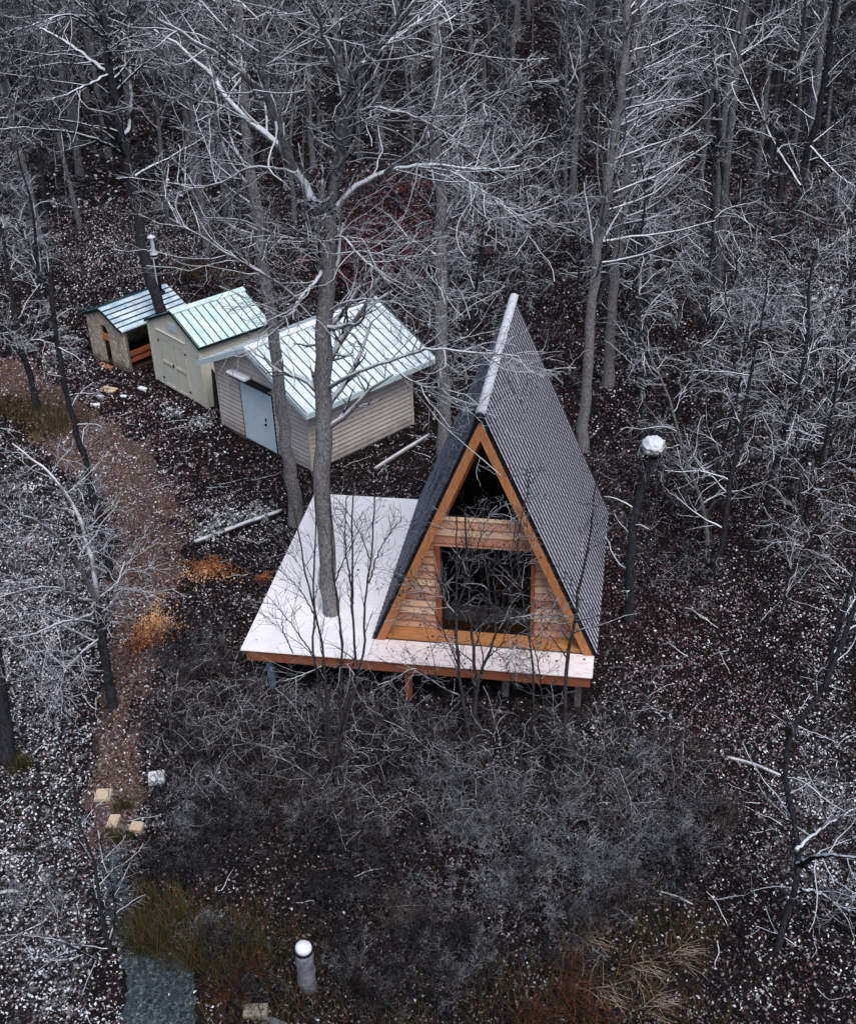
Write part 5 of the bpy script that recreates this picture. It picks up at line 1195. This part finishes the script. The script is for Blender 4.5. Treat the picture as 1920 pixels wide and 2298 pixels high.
for x, y in spots_in([(260, 1820), (600, 1880), (800, 2000), (1100, 1980), (1300, 1800), (1450, 1880), (1500, 2150), (420, 2150), (400, 2000), (300, 1990)], 220, 91, .18):
    v, q = blades(int(rng.integers(1e6)), 26, .45, .14, .009, .10); GV.append(v + np.array([x, y, float(gz(x, y))])); GQ.append(q + gn); gn += len(v); GM.append(np.repeat(rng.integers(0, 4, 26), 5))
tag(link('grass', np_mesh('grass', np.concatenate(GV), np.concatenate(GQ), ['grass_green', 'grass_rust', 'grass_moss', 'leaf_dark'], np.concatenate(GM))), 'dark withered grass along the bottom of the clearing', 'grass', kind='stuff')

# ------------------------------------------------------------------ small things on the ground
def block(cpx, size, rz, m, label, name='wood_block', cat='wood block', dz=0):
    g = ground(*dpx(*cpx)); b = MB(); b.box(-size[0] / 2, size[0] / 2, -size[1] / 2, size[1] / 2, -.02, size[2])
    o = b.build(name, m, None, bevel=.008); o.location = (g[0], g[1], g[2] + dz); o.rotation_euler = (radians(4), radians(-3), rz); return tag(o, label, cat)
block((213, 1632), (.34, .30, .12), .15, 'wood_block', 'upper pale wood offcut lying alone beside the path')
block((234, 1688), (.22, .32, .12), .05, 'wood_block', 'middle pale wood offcut on a plank beside the path')
block((282, 1703), (.27, .22, .12), -.1, 'wood_block', 'rightmost pale wood offcut split by a dark crack')
block((255, 1700), (1.0, .07, .04), -.2, 'wood_grey', 'thin grey plank under the pale wood offcuts', 'plank', 'plank')
block((525, 2075), (.42, .24, .14), .15, 'stone', 'pale flat stone slab near the bottom edge', 'stone_slab', 'stone')
block((560, 2096), (.42, .22, .10), -.3, 'grey_concrete', 'dark grey stone slab at the bottom edge, beside the pale one', 'stone_slab', 'stone', -.05)
block((160 / 1.0942 * 1.0, 1) if False else (222, 801), (.62, .36, .03), -.35, 'cardboard', 'tan board lying on the ground before the cream shed', 'board', 'board')
for (p, s_, lab) in (((205, 814), (.26, .16, .04), 'white slab left of the tan board'), ((252, 812), (.28, .14, .04), 'white slab right of the tan board'), ((292, 798), (.34, .17, .06), 'white slab at the left foot of the cream shed'), ((196, 832), (.3, .14, .05), 'smallest white slab, below the tan board')):
    block(p, s_, random.uniform(-.5, .5), 'snow', lab, 'snowy_slab', 'slab')
block((322, 1596), (.34, .30, .14), .3, 'snow', 'snow-covered stone in the thicket by the path', 'snowy_stone', 'stone')
# post with a snow cap
pb = ground(*dpx(631, 2022)); pt = base_thing('garden_post', pb, 'stout grey post with a white snow cap near the bottom edge', 'post')
pv = upon(*dpx(622, 1946), pb) - pb
b = MB(); b.tube([tuple(pv * f_ + np.array([.012 * sin(f_ * 17), .01 * cos(f_ * 13), -.2 if f_ == 0 else 0])) for f_ in np.linspace(0, .93, 9)], [.17, .16, .168, .155, .165, .15, .162, .158, .16], 18); b.build('post', 'grey_concrete', pt, True)
b = MB(); b.tube([tuple(pv * .935), tuple(pv * .985)], [.165, .165], 18); b.build('cap_rim', 'black_metal', pt, True)
b = MB(); q = pv; b.tube([tuple(q * .99), (q[0] + .01, q[1] - .01, q[2] + .045), (q[0] + .02, q[1] - .01, q[2] + .085), (q[0] + .02, q[1], q[2] + .11), (q[0] + .03, q[1], q[2] + .12)], [.150, .146, .128, .085, .03], 14); b.build('snow_cap', 'snow', pt, True)
# logs and planks
def log(a, b_, r, m, label, name='log', cat='log'):
    A, B = ground(*dpx(*a)), ground(*dpx(*b_)); c = (A + B) / 2; bb = MB(); A[2] += r * .8; B[2] += r * .8
    P = smooth_path([A - c, (A + B) / 2 - c + np.array([.03, .02, .03]), B - c], 9); bb.tube([tuple(p) for p in P], [r * 1.05, r, r * 1.02, r, r * .97, r, r * .98, r * .95, r * .92], 10)
    o = bb.build(name, m, None, True); o.location = tuple(c); return tag(o, label, cat)
log((768, 962), (880, 895), .07, 'bark_hero', 'long snowy pole lying beside the vinyl shed wall')
log((400, 1118), (578, 1052), .09, 'twig_hero', 'snow-covered plank lying in the bushes left of the deck', 'timber', 'plank')
log((1490, 1560), (1600, 1590), .04, 'bark_hero', 'snowy fallen branch on the leaves at right', 'fallen_branch', 'branch')
log((0, 1840), (40, 1838), .05, 'twig_hero', 'white snowy stick at the lower left edge', 'fallen_branch', 'branch')
log((1340, 1830), (1420, 1862), .025, 'twig_hero', 'short snowy fallen branch above the blond grass', 'fallen_branch', 'branch')
gp = ground(*z2(668, 852)); b = MB(); b.prism([(-.10, 0, -.1), (.10, 0, -.1), (.09, .05, 1.35), (-.05, .05, 1.5)], (0, .05, 0)); o = b.build('leaning_plank', 'wood_dark', None); o.location = tuple(gp); o.rotation_euler = (0, 0, -.5)
tag(o, 'dark weathered plank standing in the gap between the cream and vinyl sheds', 'plank')
gp = ground(*z2(632, 830)); b = MB(); b.tube([(0, 0, -.1), (.01, 0, .8), (0, .01, 1.5)], [.10, .09, .085], 10); o = b.build('mossy_post', 'moss_post', None, True); o.location = tuple(gp)
tag(o, 'mossy yellowish post in the gap beside the cream shed corner', 'post')
rng = np.random.default_rng(505); tb = Tubes()
for poly_, num in (([(-40, 900), (230, 1100), (200, 2140), (-40, 2140)], 26), ([(250, 800), (450, 860), (640, 1000), (480, 1250), (300, 1100)], 22), ([(1330, 1300), (1800, 1200), (1800, 2140), (1480, 2140)], 40), ([(650, 980), (950, 880), (1000, 800), (880, 960)], 14), ([(300, 1500), (1400, 1500), (1300, 1900), (350, 1900)], 26)):
    q = np.array(spots_in(poly_, num, int(rng.integers(1e6)), .3)); st_p = np.c_[q, gz(q[:, 0], q[:, 1]) + .05]; an = rng.uniform(0, 6.28, len(q))
    p = grow(rng, st_p, np.c_[np.cos(an), np.sin(an), rng.normal(.05, .08, len(q))], rng.uniform(.3, 1.1, len(q)), 6, .18, -.01); p[:, :, 2] = np.maximum(p[:, :, 2], gz(p[:, :, 0], p[:, :, 1]) + .03); tb.add(p, np.linspace(.013, .006, 7)[None] * rng.uniform(.6, 1.3, (len(q), 1)), 4)
tag(link('fallen_twigs', tb.mesh('fallen_twigs', 'limb_wood')), 'snow-dusted twigs and sticks lying about on the leaves', 'twigs', kind='stuff')
# small snow-capped stub behind the deck
sp_ = np.array([-1.95, 6.55, -1.2]); sb_ = base_thing('garden_post', sp_, 'short snow-capped stub behind the deck against the roof eave', 'post')
b = MB(); b.tube([(0, 0, -.2), (0, 0, 1.5)], [.07, .06], 10); b.build('post', 'bark_dark', sb_, True)
b = MB(); b.tube([(0, 0, 1.501), (-.02, 0, 1.57), (-.05, 0, 1.66)], [.11, .10, .03], 10); b.build('snow_cap', 'snow', sb_, True)
